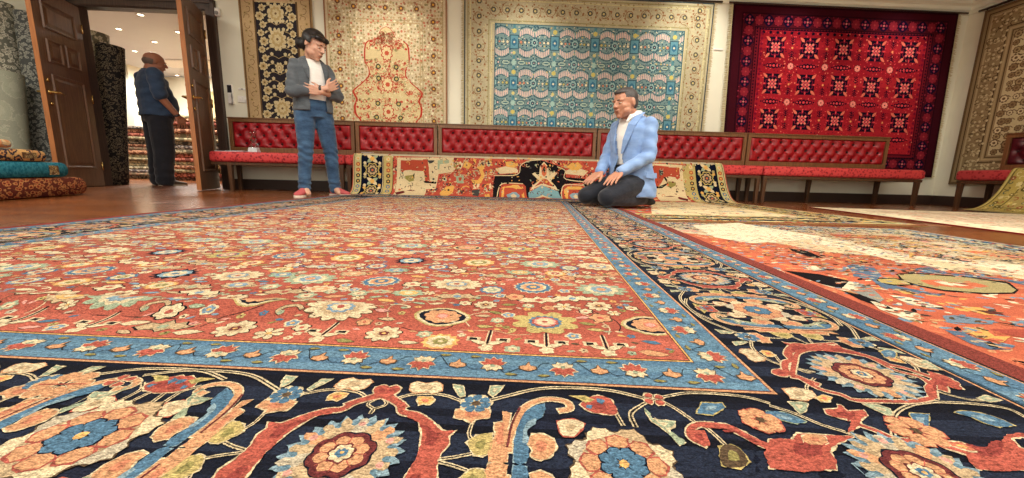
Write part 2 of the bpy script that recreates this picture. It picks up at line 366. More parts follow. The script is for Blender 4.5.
TRACED_D=[
('black',3,[(-245,264),(28,284),(52,392),(160,443),(296,447),(491,390),(589,352),(594,258),(943,239),(941,32),(873,3),(806,195),(584,176),(545,120),(537,-18),(509,-19),(488,132),(306,183),(170,125),(147,-13),(119,-13),(100,164),(-134,159),(-188,117),(-199,-20),(-268,-22),(-266,169)]),
('red',4,[(-188,138),(-120,173),(58,177),(120,137),(130,-19),(-196,-26)]),
('red',4,[(558,134),(598,168),(779,172),(837,141),(850,-3),(548,-9)]),
('gold',5,[(-160,117),(-106,146),(45,149),(93,118),(102,0),(77,-1),(60,109),(-92,119),(-133,96),(-144,-5),(-172,-6)]),
('gold',5,[(573,112),(619,144),(775,147),(816,118),(827,16),(799,15),(782,117),(628,116),(600,11),(578,11)]),
('lblue',6,[(-109,36),(-63,70),(6,72),(48,35),(36,-15),(-97,-18)]),
('lblue',6,[(632,48),(672,76),(742,78),(780,45),(766,1),(648,-2)]),
('cream',7,[(-62,32),(-21,52),(13,25),(-6,0),(-48,-1)]),
('cream',7,[(674,38),(707,60),(739,39),(726,17),(687,16)]),
('aqua',4,[(150,70),(307,156),(504,92),(537,-15),(147,-24)]),
('cream',5,[(311,46),(425,-18),(216,-22)]),
('red',6,[(318,24),(383,-19),(264,-21)]),
('cream',4,[(171,98),(210,153),(277,209),(192,288),(224,311),(276,263),(285,372),(330,432),(381,374),(400,267),(439,322),(494,309),(416,207),(474,146),(504,100),(419,131),(307,150)]),
('red',5,[(219,132),(305,210),(318,237),(374,225),(452,137),(390,152),(320,178)]),
('orange',5,[(299,367),(333,413),(371,368),(363,279),(337,251),(308,278)]),
('black',6,[(319,346),(334,386),(352,346),(338,297)]),
('cream',3,[(-246,331),(-84,376),(26,338),(22,295),(-191,274)]),
('gold',4,[(-126,415),(-45,430),(25,378),(-56,336),(-116,361)]),
('gold',4,[(669,408),(737,437),(795,385),(742,343),(680,355)]),
('gold',4,[(-884,46),(-815,116),(-720,126),(-734,50),(-789,-6),(-857,-2)]),
('gold',4,[(-599,416),(-518,378),(-558,323),(-626,348)]),
('sage',4,[(-707,239),(-612,242),(-612,155),(-693,159)]),
('red',5,[(-674,219),(-636,220),(-642,182),(-669,181)]),
('gold',3,[(-530,203),(-449,192),(-409,247),(-437,326),(-396,341),(-368,248),(-408,166),(-489,142)]),
('gold',3,[(-464,352),(-383,368),(-369,328),(-436,313)]),
('dgrey',4,[(-516,82),(-421,98),(-433,15),(-502,22)]),
('gold',4,[(-365,31),(-310,46),(-296,-9),(-356,-10)]),
('cream',3,[(-1387,434),(-734,452),(-734,279),(-909,261),(-937,86),(-1046,83),(-1047,-26),(-1399,-33)]),
('red',4,[(-1348,404),(-1042,422),(-976,339),(-972,166),(-1098,176),(-1164,282),(-1244,293),(-1311,257),(-1351,277)]),
('dgrey',5,[(-1042,412),(-948,414),(-949,314),(-989,334)]),
('black',4,[(-1098,176),(-1192,214),(-1150,282),(-1177,287),(-1219,213),(-1126,149),(-937,140),(-929,167)]),
('olive',5,[(-1299,225),(-1205,241),(-1192,174),(-1252,159),(-1294,185)]),
('gold',5,[(-1322,370),(-1255,385),(-1256,327),(-1310,326)]),
('dgrey',5,[(-1149,362),(-1096,368),(-1104,310),(-1142,314)]),
('maroon',4,[(-1397,34),(-1248,78),(-1114,54),(-1248,57),(-1357,14)]),
('sage',4,[(-935,415),(-787,419),(-787,384),(-895,368),(-901,315),(-936,314)]),
]
# ------------------------------------------------------------------ place frames
WA=math.radians(2.6); WT=Vector((math.cos(WA),math.sin(WA),0)); WN=Vector((math.sin(WA),-math.cos(WA),0)); WP=Vector((0,5.14,0))
def wp(s,off,z): return WP+WT*s+WN*off+Vector((0,0,z))
UA=math.radians(-2.4); VA=math.radians(86.2); C0=Vector((.324,.422,0))
RU=Vector((math.cos(UA),math.sin(UA),0)); RV=Vector((math.cos(VA),math.sin(VA),0)); Z3=Vector((0,0,1))
WHITE=(238,232,220)

# ------------------------------------------------------------------ the big rug in front
def ripple(u,v):
    # one soft ridge that runs across the left part of the field, plus a little unevenness
    a=0.017*math.exp(-((v-(.195+.045*(u+.9)))/.038)**2)*max(0,min(1,(-u-.42)/.35))
    a+=0.0016*math.sin(u*9+1)*math.sin(v*7)
    return a
RUG_H=.0115
def rug_map(u,v):
    P=C0+RU*u+RV*v; e=1e-3
    z=RUG_H+.002+ripple(u,v)
    dzu=(ripple(u+e,v)-ripple(u-e,v))/(2*e); dzv=(ripple(u,v+e)-ripple(u,v-e))/(2*e)
    return (P.x,P.y,z),(-dzu,-dzv,1.0)
def unit_drawer(p,lst,tf,skip=()):
    p.tf=tf
    for g,k,f,o,w,L,pts in lst:
        q=[(a/1000,b/1000) for a,b in pts]
        if k=='V': p.vine(q,w/1000,L)
        elif k=='S': p.stroke(q,w/1000,f,L,o=o,ow=.0017)
        else:
            if o:
                cx=sum(a for a,b in q)/len(q); cy=sum(b for a,b in q)/len(q); ex=[]
                for a,b in q:
                    d=math.hypot(a-cx,b-cy) or 1e-6; ex.append((a+(a-cx)/d*.0022,b+(b-cy)/d*.0022))
                p.poly(ex,o,L)
            if not f in ('dnavy',) and len(q)>5: q=catmull(q,2,True)
            p.poly(q,f,L+1)
            u0_,u1_=min(a for a,_ in q),max(a for a,_ in q); v0_,v1_=min(b for _,b in q),max(b for _,b in q)
            if (u1_-u0_)>.012 and (v1_-v0_)>.012:     # darker or lighter heart inside each woven leaf
                cx=sum(a for a,b in q)/len(q); cy=sum(b for a,b in q)/len(q)
                inner={'red':(150,44,28),'peach':(204,116,70),'cream':'tan','sage':'cream','blue':'lblue','yellow':'olive','orange':'gold','brown':'olive','gold':'orange'}.get(f)
                if inner: p.poly([(cx+(a-cx)*.42,cy+(b-cy)*.42) for a,b in q],inner,L+2)
    p.tf=None
def palmette(p,u,v,r=.058,L=4,rot=0.0,near=True):
    p.serr(u,v,r*1.02,24,'lblue',L,.17,rot=rot); p.serr(u,v,r*.90,17,(96,130,146),L+1,.16,rot=rot)
    for i in range(17):
        t=2*PI*i/17+rot+.09; c=('tan','tan','peach','tan','stone')[i%5] ; ca,sa=math.cos(t),math.sin(t); w=r*.15
        def P(a,b_): return (u+a*ca-b_*sa,v+a*sa+b_*ca)
        p.poly([P(r*.45,w*.7),P(r*.66,w),P(r*.72,w*.55),P(r*.86,w*.6),P(r*(.97 if i%2 else .9),0),P(r*.86,-w*.6),P(r*.72,-w*.55),P(r*.66,-w),P(r*.45,-w*.7)],c,L+2)
        if i%3==1: p.circ(u+r*.74*ca,v+r*.74*sa,r*.075,'pink',L+3,6)
    p.lobe(u,v,r*.55,8,'dnavy',L+3,.1); p.lobe(u,v,r*.525,8,'maroon',L+4,.12); p.lobe(u,v,r*.42,8,'peach',L+5,.17)
    for i in range(8):
        t=2*PI*i/8+rot; p.stroke([(u+r*.22*math.cos(t),v+r*.22*math.sin(t)),(u+r*.40*math.cos(t),v+r*.40*math.sin(t))],r*.02,'rust',L+6,smooth=False)
    p.lobe(u,v,r*.24,7,'maroon',L+7,.2); p.lobe(u,v,r*.2,7,'cream',L+8,.2); p.lobe(u,v,r*.11,6,'blue',L+9,.2); p.circ(u,v,r*.04,'gold',L+10,6)
def big_rosette(p,u,v,r=.062,L=4):
    p.lobe(u,v,r*.86,8,'brown',L,.1,rot=.39)
    for i in range(8):
        t=2*PI*(i+.5)/8; ca,sa=math.cos(t),math.sin(t); w=r*.33
        def P(a,b_): return (u+a*ca-b_*sa,v+a*sa+b_*ca)
        for e,c,l in ((r*.03,'brown',L),(0,('cream','tan','cream','stone')[i%4],L+1)):
            p.poly([P(r*.5,w*.6+e),P(r*.72,w+e),P(r*.82,w*.72+e),P(r*.92,w*.62+e),P(r*.95,w*.22+e),P(r*1.03+e,0),P(r*.95,-w*.22-e),P(r*.92,-w*.62-e),P(r*.82,-w*.72-e),P(r*.72,-w-e),P(r*.5,-w*.6-e)],c,l)
    p.lobe(u,v,r*.72,8,'tan',L+2,.12)
    p.petals(u,v,r*.30,r*.72,r*.185,8,'peach',L+3,rot=0,o='rust',ow=r*.035)
    p.petals(u,v,r*.06,r*.42,r*.12,8,'blue',L+5,rot=.39,o='dnavy',ow=r*.02)
    p.circ(u,v,r*.09,'gold',L+7,8)
def daisy(p,u,v,r=.0165,L=5,core='brown',pet='blue'):
    p.lobe(u,v,r*1.12,7,'cream',L,.18,rot=.2); p.petals(u,v,r*.2,r,r*.3,7,pet,L+1,rot=.2); p.circ(u,v,r*.3,core,L+3,7)
def guard_motifs(p,u0,u1,w0,w1,tf,off=0.0,step=.094):
    p.tf=tf; n=int((u1-u0)/step); W=(w0+w1)/2; h=(w1-w0)
    for i in range(n+1):
        u=u0+off+i*step
        if u>u1: break
        up=1 if i%2 else -1
        # opened flower, red and cream halves, alternately turned
        for k,(a,rr) in enumerate(((-1.15,.017),(-.55,.019),(0,.02),(.55,.019),(1.15,.017))):
            t=PI/2*up+a; c='red' if k!=2 else 'rust'
            p.leaf(u+.002*math.cos(t),W+.002*math.sin(t),rr,.0052,t,c,5,o='cream',ow=.0012)
        for a in (-2.2,-2.75,2.2,2.75):
            t=PI/2*up+a; p.leaf(u,W,.017,.0055,t,'cream',5,o='brown',ow=.0010)
        p.circ(u,W-.003*up,.0038,'sage',8,6)
        # hooked bud between
        m=u+step/2; s_=-up
        p.poly([(m-.011,W-.008),(m+.002,W-.013),(m+.013,W-.006),(m+.012,W+.001),(m+.004,W+.004),(m+.001,W+.015),(m-.004,W+.004),(m-.012,W+.001)],'brown',5)
        p.poly([(m-.009,W-.007),(m+.002,W-.0115),(m+.011,W-.006),(m+.010,W),(m+.003,W+.002),(m+.001,W+.012),(m-.003,W+.002),(m-.010,W)],'peach',6)
        for dx,dy in ((-.026,.022*up),(.026,-.022*up)):
            p.leaf(u+dx-.008,W+dy,.016,.003,0,'olive',5,o='brown',ow=.0008)
        p.stroke([(u+.012,W-.012*up),(u+.02,W-.018*up),(m-.012,W-.006)],.001,'black',4)
        p.stroke([(m+.012,W-.004),(m+.02,W+.012*up),(u+step-.018,W+.012*up)],.001,'black',4)
    p.tf=None

def small_flower(p,u,v,r,k,L=4):
    if k==0: p.lobe(u,v,r*1.15,6,'black',L,.25); p.lobe(u,v,r,6,'cream',L+1,.28); p.circ(u,v,r*.3,'red',L+2,6)
    elif k==1: p.petals(u,v,r*.1,r,r*.25,6,'cream',L,o='brown',ow=.001); p.circ(u,v,r*.25,'gold',L+3,5)
    elif k==2: p.lobe(u,v,r*1.1,5,'cream',L,.25); p.lobe(u,v,r*.8,5,'paleb',L+1,.25); p.circ(u,v,r*.3,'gold',L+2,6)
    elif k==3: p.lobe(u,v,r*1.1,5,'brown',L,.25); p.lobe(u,v,r*.95,5,'peach',L+1,.25); p.circ(u,v,r*.3,'red',L+2,5)
    else: p.lobe(u,v,r,6,'sage',L,.28); p.lobe(u,v,r*.6,6,'cream',L+1,.25); p.circ(u,v,r*.2,'red',L+2,5)
def field_big(p,u,v,k,r=.05,L=4):
    if k==0:   # wide yellow rosette with blue toothed ring
        p.lobe(u,v,r*1.12,8,'yellow',L,.3,ru=1.15,sharp=.6); p.serr(u,v,r*.66,14,'blue',L+1,.15); p.lobe(u,v,r*.52,10,'rust',L+2,.12); p.lobe(u,v,r*.42,8,'pink',L+3,.1); p.lobe(u,v,r*.34,8,'cream',L+4,.15); p.circ(u,v,r*.12,'rust',L+5,6)
    elif k==1: # squarish flower in a dark ring
        p.lobe(u,v,r*.98,4,'yellow',L,.10,ru=1.1,rv=.95,rot=PI/4); p.lobe(u,v,r*.9,4,'cream',L+1,.10,ru=1.1,rv=.95,rot=PI/4); p.lobe(u,v,r*.8,4,'dnavy',L+2,.14,ru=1.12,rv=.95,rot=PI/4)
        p.lobe(u,v,r*.64,9,'peach',L+3,.16,ru=1.1); p.lobe(u,v,r*.28,6,'orange',L+4,.2); p.lobe(u,v,r*.2,6,'pink',L+5,.2); 
    elif k==2: # blue toothed ring
        p.serr(u,v,r,16,'cream',L,.16); p.serr(u,v,r*.92,16,'blue',L+1,.14); p.lobe(u,v,r*.66,10,'cream',L+2,.1); p.lobe(u,v,r*.56,9,'peach',L+3,.15); p.lobe(u,v,r*.36,8,'blue',L+4,.15); p.circ(u,v,r*.18,'gold',L+5,6)
    elif k==3: # pale serrated palmette
        p.lobe(u,v,r*1.25,13,'brown',L,.22,ru=1.1,rv=.8); p.lobe(u,v,r*1.2,13,'cream',L+1,.24,ru=1.1,rv=.8); p.lobe(u,v,r*.8,11,'tan',L+2,.2,rv=.8); p.lobe(u,v,r*.55,9,'paleb',L+3,.2,rv=.8); p.lobe(u,v,r*.4,8,'cream',L+4,.2,rv=.8); p.circ(u,v,r*.15,'rust',L+5,6)
    elif k==4: # navy toothed star
        p.serr(u,v,r*1.05,12,'dnavy',L,.3); p.lobe(u,v,r*.7,9,'lblue',L+1,.15); p.lobe(u,v,r*.5,8,'cream',L+2,.2); p.circ(u,v,r*.2,'blue',L+3,6)
    elif k==5: # sage palmette
        p.lobe(u,v,r*1.2,12,'sage',L,.25,ru=1.1,rv=.85); p.lobe(u,v,r*.85,10,'cream',L+1,.2,rv=.85); p.lobe(u,v,r*.55,9,'lblue',L+2,.2); p.circ(u,v,r*.25,'peach',L+3,6)
    elif k==6: # cream rosette
        p.lobe(u,v,r*.95,9,'black',L,.28); p.lobe(u,v,r*.9,9,'cream',L+1,.3); p.lobe(u,v,r*.5,8,'tan',L+2,.2); p.lobe(u,v,r*.28,6,'maroon',L+3,.25); p.circ(u,v,r*.12,'gold',L+4,5)
    else:      # gold ring rosette
        p.lobe(u,v,r,10,'gold',L,.2); p.lobe(u,v,r*.75,10,'cream',L+1,.15); p.lobe(u,v,r*.55,8,'olive',L+2,.2); p.lobe(u,v,r*.3,6,'cream',L+3,.2)

def make_front_rug():
    p=Pat(); UL=-1.99; VT=3.45       # inner edge of the navy border on the left and at the far end
    G=.078
    p.rect(-2.42,.405,-.95,VT+.45,(136,42,24),0)
    # --- borders as nested rectangles
    p.rect(-2.36,.358,-.44,VT+.39,'black',1); p.rect(-2.355,.352,-.435,VT+.385,'peach',2)
    p.rect(-2.35,.347,-.43,VT+.38,'blue',3)
    p.rect(-2.276,.283,-.283,VT+.29,'black',4); p.rect(-2.272,.279,-.279,VT+.286,'peach',5); p.rect(-2.268,.275,-.275,VT+.282,'dnavy',6)
    for v in np.arange(-.27,VT+.28,.013):   # slight abrash lines in the navy
        c=rnd.choice([(20,24,40),(28,34,54),(16,18,30),(32,40,60)])
        for (a,b) in ((-2.268,UL),(.0,.275)): p.rect(a,b,v,v+.013,c,7)
        if v<-.013 or v>VT: p.rect(UL,0,v,v+.013,c,7)
    p.rect(UL-.003,.0025,-.0025,VT+.003,'black',8); p.rect(UL-.001,.0005,-.0005,VT+.001,'peach',9)
    p.rect(UL+.0035,-.0035,.0035,VT-.004,'maroon',10); p.rect(UL+.005,-.005,.005,VT-.005,'blue',11)
    for v in np.arange(0.005,VT-.01,.017):
        c=rnd.choice([(92,134,160),(78,120,150),(104,144,168),(84,128,156)])
        if v<G or v>VT-.08: p.rect(UL+.005,-.005,v,v+.017,c,12)
        else:
            p.rect(UL+.005,UL+.078,v,v+.017,c,12); p.rect(-.078,-.005,v,v+.017,c,12)
    for v in np.arange(-.43,VT+.36,.021):
        c=rnd.choice([(92,134,160),(78,120,150),(104,144,168),(84,128,156)])
        p.rect(.285,.346,v,v+.021,c,12); p.rect(-2.349,-2.278,v,v+.021,c,12)
    p.rect(UL+.072,-.070,.070,VT-.072,'black',13); p.rect(UL+.073,-.071,.071,VT-.073,'gold',14); p.rect(UL+.076,-.074,.074,VT-.076,'black',15)
    v=.0755
    while v<VT-.078:        # madder field with abrash bands
        h=rnd.uniform(.02,.05); t=rnd.uniform(-12,12); v1=min(v+h,VT-.0775)
        p.rect(UL+.0775,-.0755,v,v1,(180+t,72+t*.7,40+t*.6),16); v=v1
    T0=9   # extra layers lift the ornament above the grounds
    q=Pat(); q.knot=.0012
    half=.2525
    # --- main border ornament: half units mirrored along and across
    UN=[x for x in TRACED if x[0]=='U']; CN=[x for x in TRACED if x[0]=='C']
    def draw_unit(tf_):
        unit_drawer(q,UN,tf_)
        q.tf=tf_; daisy(q,.108,.052,.017); q.tf=None
    def frame_front(u_p,sgn):      # palmette at u_p, rosette at u_p+sgn*half ; w measured toward the viewer
        return [lambda a:(u_p+sgn*a[0],-a[1]),lambda a:(u_p+sgn*a[0],-.278+a[1])]
    for k in range(-3,1):
        up=-.464+k*2*half
        for sg in (1,-1):
            fr=frame_front(up,sg)
            draw_unit(fr[0]); draw_unit(fr[1])
        q.tf=None; palmette(q,up,-.137,.056,5)
        big_rosette(q,up+half,-.132,.060 if k<0 else .052,5)
    unit_drawer(q,CN,None)
    palmette(q,.143,.056,.06,5,rot=.2); palmette(q,.055,-.120,.056,5)
    # 5-petal flowers of the corner
    q.tf=None
    q.petals(-.050,-.055,.004,.021,.008,6,'peach',5,rot=.3,o='red',ow=.0012); q.lobe(-.050,-.055,.005,4,'brown',8)
    q.petals(.105,-.060,.004,.026,.009,6,'peach',5,rot=.0,o='red',ow=.0012); q.lobe(.105,-.060,.005,4,'brown',8)
    for (a,b,r_) in ((-.154,-.026,.013),):
        q.petals(a,b,.002,r_,.005,4,'red',6,rot=.6,o='cream',ow=.0012)
    # small things left part of the front border
    q.petals(-.835,-.055,.004,.030,.010,6,'peach',8,rot=.1,o='cream',ow=.0012); q.stroke([(-.86,-.058),(-.81,-.052)],.002,'red',11)
    q.petals(-.78,-.042,.002,.014,.005,4,'red',8,rot=.6,o='cream',ow=.0012)
    # right border
    def rb(v_p,sg): return [lambda a:(a[1],v_p+sg*a[0]),lambda a:(.281-a[1],v_p+sg*a[0])]
    for k in range(0,7):
        vp=.056+k*2*.2425
        for sg in (1,-1):
            if k==0 and sg==-1: continue
            for f in rb(vp,sg): draw_unit(f)
        q.tf=None
        if k: palmette(q,.141,vp,.062,5)
        big_rosette(q,.141,vp+.2425,.058,5)
    # left border and far border, seen only at a flat angle
    for k in range(0,8):
        vp=.056+k*2*.2425
        if vp>VT: break
        for sg in (1,-1):
            for f in (lambda a:(UL-a[1],vp+sg*a[0]),lambda a:(UL-.281+a[1],vp+sg*a[0])): draw_unit(f)
        palmette(q,UL-.141,vp,.07,5); big_rosette(q,UL-.141,vp+.2425,.065,5)
    for k in range(-1,5):
        up=-.464+.2-k*2*half
        for sg in (1,-1):
            for f in (lambda a:(up+sg*a[0],VT+a[1]),lambda a:(up+sg*a[0],VT+.281-a[1])): draw_unit(f)
        palmette(q,up,VT+.141,.06,5); big_rosette(q,up+half,VT+.141,.06,5)
    q.tf=None
    # --- guards
    guard_motifs(q,-1.95,-.03,0,1,lambda a:(a[0],.0375+(a[1]-.5)),off=.0,step=.0942)
    guard_motifs(q,0.06,VT-.1,0,1,lambda a:(-.040-(a[1]-.5)*1.0,a[0]),off=.03,step=.0942)
    guard_motifs(q,-.2,VT+.3,0,1,lambda a:(.316+(a[1]-.5),a[0]),off=.02,step=.0942)
    guard_motifs(q,0.1,VT-.1,0,1,lambda a:(UL+.040+(a[1]-.5),a[0]),off=.03,step=.0942)
    guard_motifs(q,-.2,VT+.3,0,1,lambda a:(UL-.316-(a[1]-.5),a[0]),off=.02,step=.0942)
    # --- field
    q.tf=None
    F0u,F1u,F0v,F1v=UL+.08,-.078,.078,VT-.08
    q.box=(F0u,F1u,F0v,F1v)
    R=random.Random(3); used=[]
    kinds={(0,0):0,(1,0):1,(-1,0):1,(1,1):2}
    rows=[(.2,[(-.276,0),(-.457,1),(-.094,1),(-.64,3),(-1.04,5)]),(.405,[(-.652,2),(-.476,3),(-.146,5),(-.30,2),(-.821,5),(-1.36,2),(-1.15,4)]),
          (.63,[(-.658,4),(-.284,5),(-.847,7),(-1.022,2),(-.46,7),(-1.395,4),(-.12,3)])]
    spots=[]
    for v,l in rows:
        for u,k in l: spots.append((u,v,k,.047))
    for (u,k) in ((-.80,1),(-1.22,6),(-1.40,3),(-1.58,2),(-1.76,0)): spots.append((u,.22,k,.045))
    for (u,k) in ((-1.0,3),(-1.55,5),(-1.74,3)): spots.append((u,.41,k,.045))
    for (u,k) in ((-1.2,0),(-1.57,3),(-1.77,7)): spots.append((u,.62,k,.045))
    v=.84; r_=0
    while v<F1v:
        u=F0u+.09+(r_%2)*.09
        while u<F1u-.04:
            spots.append((u+R.uniform(-.012,.012),v+R.uniform(-.012,.012),R.choice([0,1,2,2,3,3,5,5,4,6,7]),.047)); u+=.183
        v+=.205; r_+=1
    for (u,v,k,r) in spots:
        field_big(q,u,v,k,r,6); used.append((u,v,r*1.25))
    hand=[(-.53,.119,6,.032),(-.391,.275,6,.026),(-.168,.293,6,.03),(-.767,.114,6,.034),(-.886,.254,6,.03),(-1.113,.25,6,.032)]
    for (u,v,k,r) in hand: field_big(q,u,v,k,r,6); used.append((u,v,r))
    # little branches with black and cream blocks near the front edge
    for u in (-.365,-.275,-.185,-1.0,-1.13,-.62):
        for s_ in (-1,1):
            q.poly([(u+s_*.012,.112),(u+s_*.034,.110),(u+s_*.034,.125),(u+s_*.012,.124)],'cream',5)
            q.poly([(u+s_*.017,.114),(u+s_*.030,.113),(u+s_*.029,.122),(u+s_*.018,.122)],'black',6)
            q.stroke([(u+s_*.0035,.085),(u+s_*.003,.15)],.002,'cream',5,smooth=False)
            q.leaf(u,.10,.03,.006,PI/2+s_*1.1,'cream',6,o='brown',ow=.001)
        q.stroke([(u,.085),(u,.155)],.0035,'black',4,smooth=False); q.lobe(u,.088,.012,5,'cream',7,.3); used.append((u,.12,.035))
    # medium flowers, small flowers and leaves scattered between, on a mirrored layout
    grid={}
    def put(u,v,r): grid.setdefault((int(u/.06),int(v/.06)),[]).append((u,v,r))
    for t in used: put(*t)
    def free(u,v,r):
        gi,gj=int(u/.06),int(v/.06)
        for i in (-2,-1,0,1,2):
            for j in (-2,-1,0,1,2):
                for a,b,c in grid.get((gi+i,gj+j),()):
                    if (a-u)**2+(b-v)**2<(r+c)**2: return False
        return True
    TONES=['cream','tan','gold','paleb','sage','peach','cream','stone','yellow','blue','olive','pink']
    for rad,tries,kk in ((.030,2500,'b'),(.022,7000,'m'),(.0135,24000,'s'),(.0075,42000,'t')):
        for _ in range(tries):
            u=R.uniform(F0u+.01,F1u-.01); v=F0v+.01+(F1v-F0v-.02)*R.random()**1.1
            if not free(u,v,rad*.93): continue
            put(u,v,rad*.88)
            k=R.random()
            if kk=='b':
                if k<.4:   # large serrated split leaf
                    s_=R.choice((-1,1)); c=R.choice(['cream','tan','stone'])
                    P_=[(-.042,-.006),(-.030,.012),(-.012,.010),(-.004,.024),(.008,.012),(.022,.020),(.030,.008),(.044,.004),(.030,-.010),(.016,-.006),(.006,-.020),(-.006,-.010),(-.024,-.016)]
                    q.poly([(u+s_*a*1.1,v+b*1.12) for a,b in P_],'black',5); q.poly([(u+s_*a,v+b) for a,b in P_],c,6); q.lobe(u,v,.009,6,R.choice(['rust','sage','paleb']),7,.3)
                elif k<.7: q.lobe(u,v,rad*1.05,10,'brown',5,.24,ru=1.2,rv=.85); q.lobe(u,v,rad,10,R.choice(['sage','tan','cream']),6,.26,ru=1.2,rv=.85); q.lobe(u,v,rad*.6,8,R.choice(['paleb','peach','gold']),7,.2,ru=1.2,rv=.85); q.lobe(u,v,rad*.3,6,'cream',8,.2)
                else: q.serr(u,v,rad,12,R.choice(['paleb','gold','blue']),5,.2); q.lobe(u,v,rad*.72,8,'cream',6,.2); q.lobe(u,v,rad*.42,7,R.choice(['rust','olive','sage']),7,.2); q.circ(u,v,rad*.15,'cream',8,5)
            elif kk=='m':
                if k<.40: small_flower(q,u,v,rad,R.choice([0,1,0,4,3]),5)
                elif k<.62:
                    s_=R.choice((-1,1))
                    q.stroke([(u-s_*.024,v+.004),(u-s_*.012,v+.013),(u+s_*.006,v+.008),(u+s_*.014,v-.004),(u+s_*.004,v-.012)],.007,R.choice(['cream','tan']),5,o='black',ow=.0013); q.circ(u+s_*.006,v-.008,.006,R.choice(['paleb','peach','sage']),8,6)
                elif k<.82: q.lobe(u,v,rad,9,'tan',5,.3,ru=1.3,rv=.7); q.lobe(u,v,rad*.6,7,'sage',6,.3,ru=1.3,rv=.7); q.circ(u,v,rad*.2,'rust',7,5)
                else: q.leaf(u-.022,v,.044,.009,R.uniform(-.4,.4),R.choice(['paleb','peach','cream','gold']),5,o='brown',ow=.0013)
            elif kk=='s':
                if k<.5: small_flower(q,u,v,rad,R.choice([0,1,2,3,4,0]),5)
                else:
                    t=R.uniform(-.5,.5)+R.choice((0,PI)); q.leaf(u-.014*math.cos(t),v-.014*math.sin(t),.03,.006,t,R.choice(TONES),5,o=R.choice(['brown','brown','black']),ow=.0012)
            else:
                if k<.5: q.lobe(u,v,rad,5,R.choice(TONES),5,.3); q.circ(u,v,rad*.3,R.choice(['black','rust','maroon']),6,5)
                else: q.leaf(u-rad,v,rad*2,.0032,R.uniform(-.8,.8),R.choice(TONES+['black','brown']),5)
    # thin stems meander between motifs
    for i in range(330):
        u=R.uniform(F0u,F1u); v=F0v+(F1v-F0v)*R.random(); pts=[(u,v)]
        a=R.choice((0,PI/2,PI,3*PI/2))
        for k in range(4):
            a+=R.uniform(-.9,.9); u+=.03*math.cos(a); v+=.03*math.sin(a); pts.append((u,v))
        q.stroke(pts,.0022,R.choice(['black','cream','brown','tan']),3,n=3)
    q.box=None
    for pts,c,L in q.f: p.f.append((pts,c,L+14))
    for i in range(len(p.f)):
        pass
    # kilim edge, the pile's thickness and the underside
    bv=[];bf=[]
    ring=[(-2.42,-.95),(.405,-.95),(.405,VT+.45),(-2.42,VT+.45)]
    n=0
    per=[]
    for (a,b) in zip(ring,ring[1:]+ring[:1]):
        for k in range(40): per.append((a[0]+(b[0]-a[0])*k/40,a[1]+(b[1]-a[1])*k/40))
    for (u,v) in per:
        P,N=rug_map(u,v); bv.append((P[0],P[1],P[2])); bv.append((P[0],P[1],.001))
    m=len(per)
    for k in range(m):
        j=(k+1)%m; bf.append((2*k,2*j,2*j+1,2*k+1))
    cu=[x for x in np.arange(-2.4,.4,.06)]; cvs=[x for x in np.arange(-.9,.0,.12)]+[x for x in np.arange(0,.5,.0125)]+[x for x in np.arange(.5,VT+.45,.08)]
    return build_cloth('persian_rug',p,rug_map,weave_mat('wool_pile_front',540,.38,1.58,stretch=(1,1.7,1),bump=.003,desat=.88,gain=.68,sheen=.015),.00012,base=(bv,bf,CC['maroon']),cuts_u=cu,cuts_v=cvs)
# ------------------------------------------------------------------ the room
plaster=simple('wall_plaster',(232,228,208),.85,nscale=6,lo=.97,hi=1.02,bump=.001,spec=.25)
ceil_m=simple('ceiling_paint',(240,240,222),.9,nscale=3,lo=.98,hi=1.02,spec=.2)
ceil2_m=simple('back_ceiling_paint',(206,208,212),.6,nscale=3,lo=.98,hi=1.02,spec=.4)
skirt_m=simple('dark_skirting',(56,38,30),.5,nscale=20,stretch=(1,1,8))
def wood_mat(name,c1,c2,rough=.4,scale=(30,30,1.5),spec=.5,coat=0.0):
    b=NB(name,rough); b.p.inputs['Specular IOR Level'].default_value=spec; b.p.inputs['Coat Weight'].default_value=coat
    v=b.coord(scale); f=b.noise(v,3,5,.6); c=b.ramp(f,[(.3,rgb(*c1)),(.7,rgb(*c2))]); b.color(c); b.bump(f,.0006); return b.m
door_wood=wood_mat('walnut_door',(84,56,38),(124,86,58),.38)
door_edge=wood_mat('oak_edge',(150,92,48),(184,118,66),.4)
frame_wood=wood_mat('door_frame_wood',(52,38,32),(80,60,50),.45)
bench_wood=wood_mat('bench_walnut',(92,60,34),(132,90,54),.4)
dark_wood=wood_mat('bench_leg_wood',(60,38,24),(96,62,38),.4)
brass=simple('brass',(214,180,110),.25,1.0)
def floor_material():
    b=NB('parquet',.22); b.p.inputs['Specular IOR Level'].default_value=.4; b.p.inputs['Coat Weight'].default_value=.08; b.p.inputs['Coat Roughness'].default_value=.12
    v=b.coord((1,1,1),rot=(0,0,math.radians(2.6)))
    br=b.n('ShaderNodeTexBrick'); br.offset=.37; br.inputs['Scale'].default_value=1.0
    br.inputs['Brick Width'].default_value=.9; br.inputs['Row Height'].default_value=.095; br.inputs['Mortar Size'].default_value=.0012
    br.inputs['Color1'].default_value=rgb(138,80,42); br.inputs['Color2'].default_value=rgb(100,54,28); br.inputs['Mortar'].default_value=rgb(62,32,20)
    b.l(v,br.inputs['Vector'])
    f=b.noise(b.coord((2,30,1)),3,5,.65)
    c=b.mul(br.outputs['Color'],f,.72,1.25); b.color(c)
    g=b.noise(b.coord((1,1,1)),4,3); mr=b.n('ShaderNodeMapRange'); mr.inputs['To Min'].default_value=.14; mr.inputs['To Max'].default_value=.34; b.l(g,mr.inputs['Value']); b.l(mr.outputs[0],b.p.inputs['Roughness'])
    return b.m
def struct(name,bm,mat,**k):
    return tag(fin(bm,name,mat,**k),kind='structure')
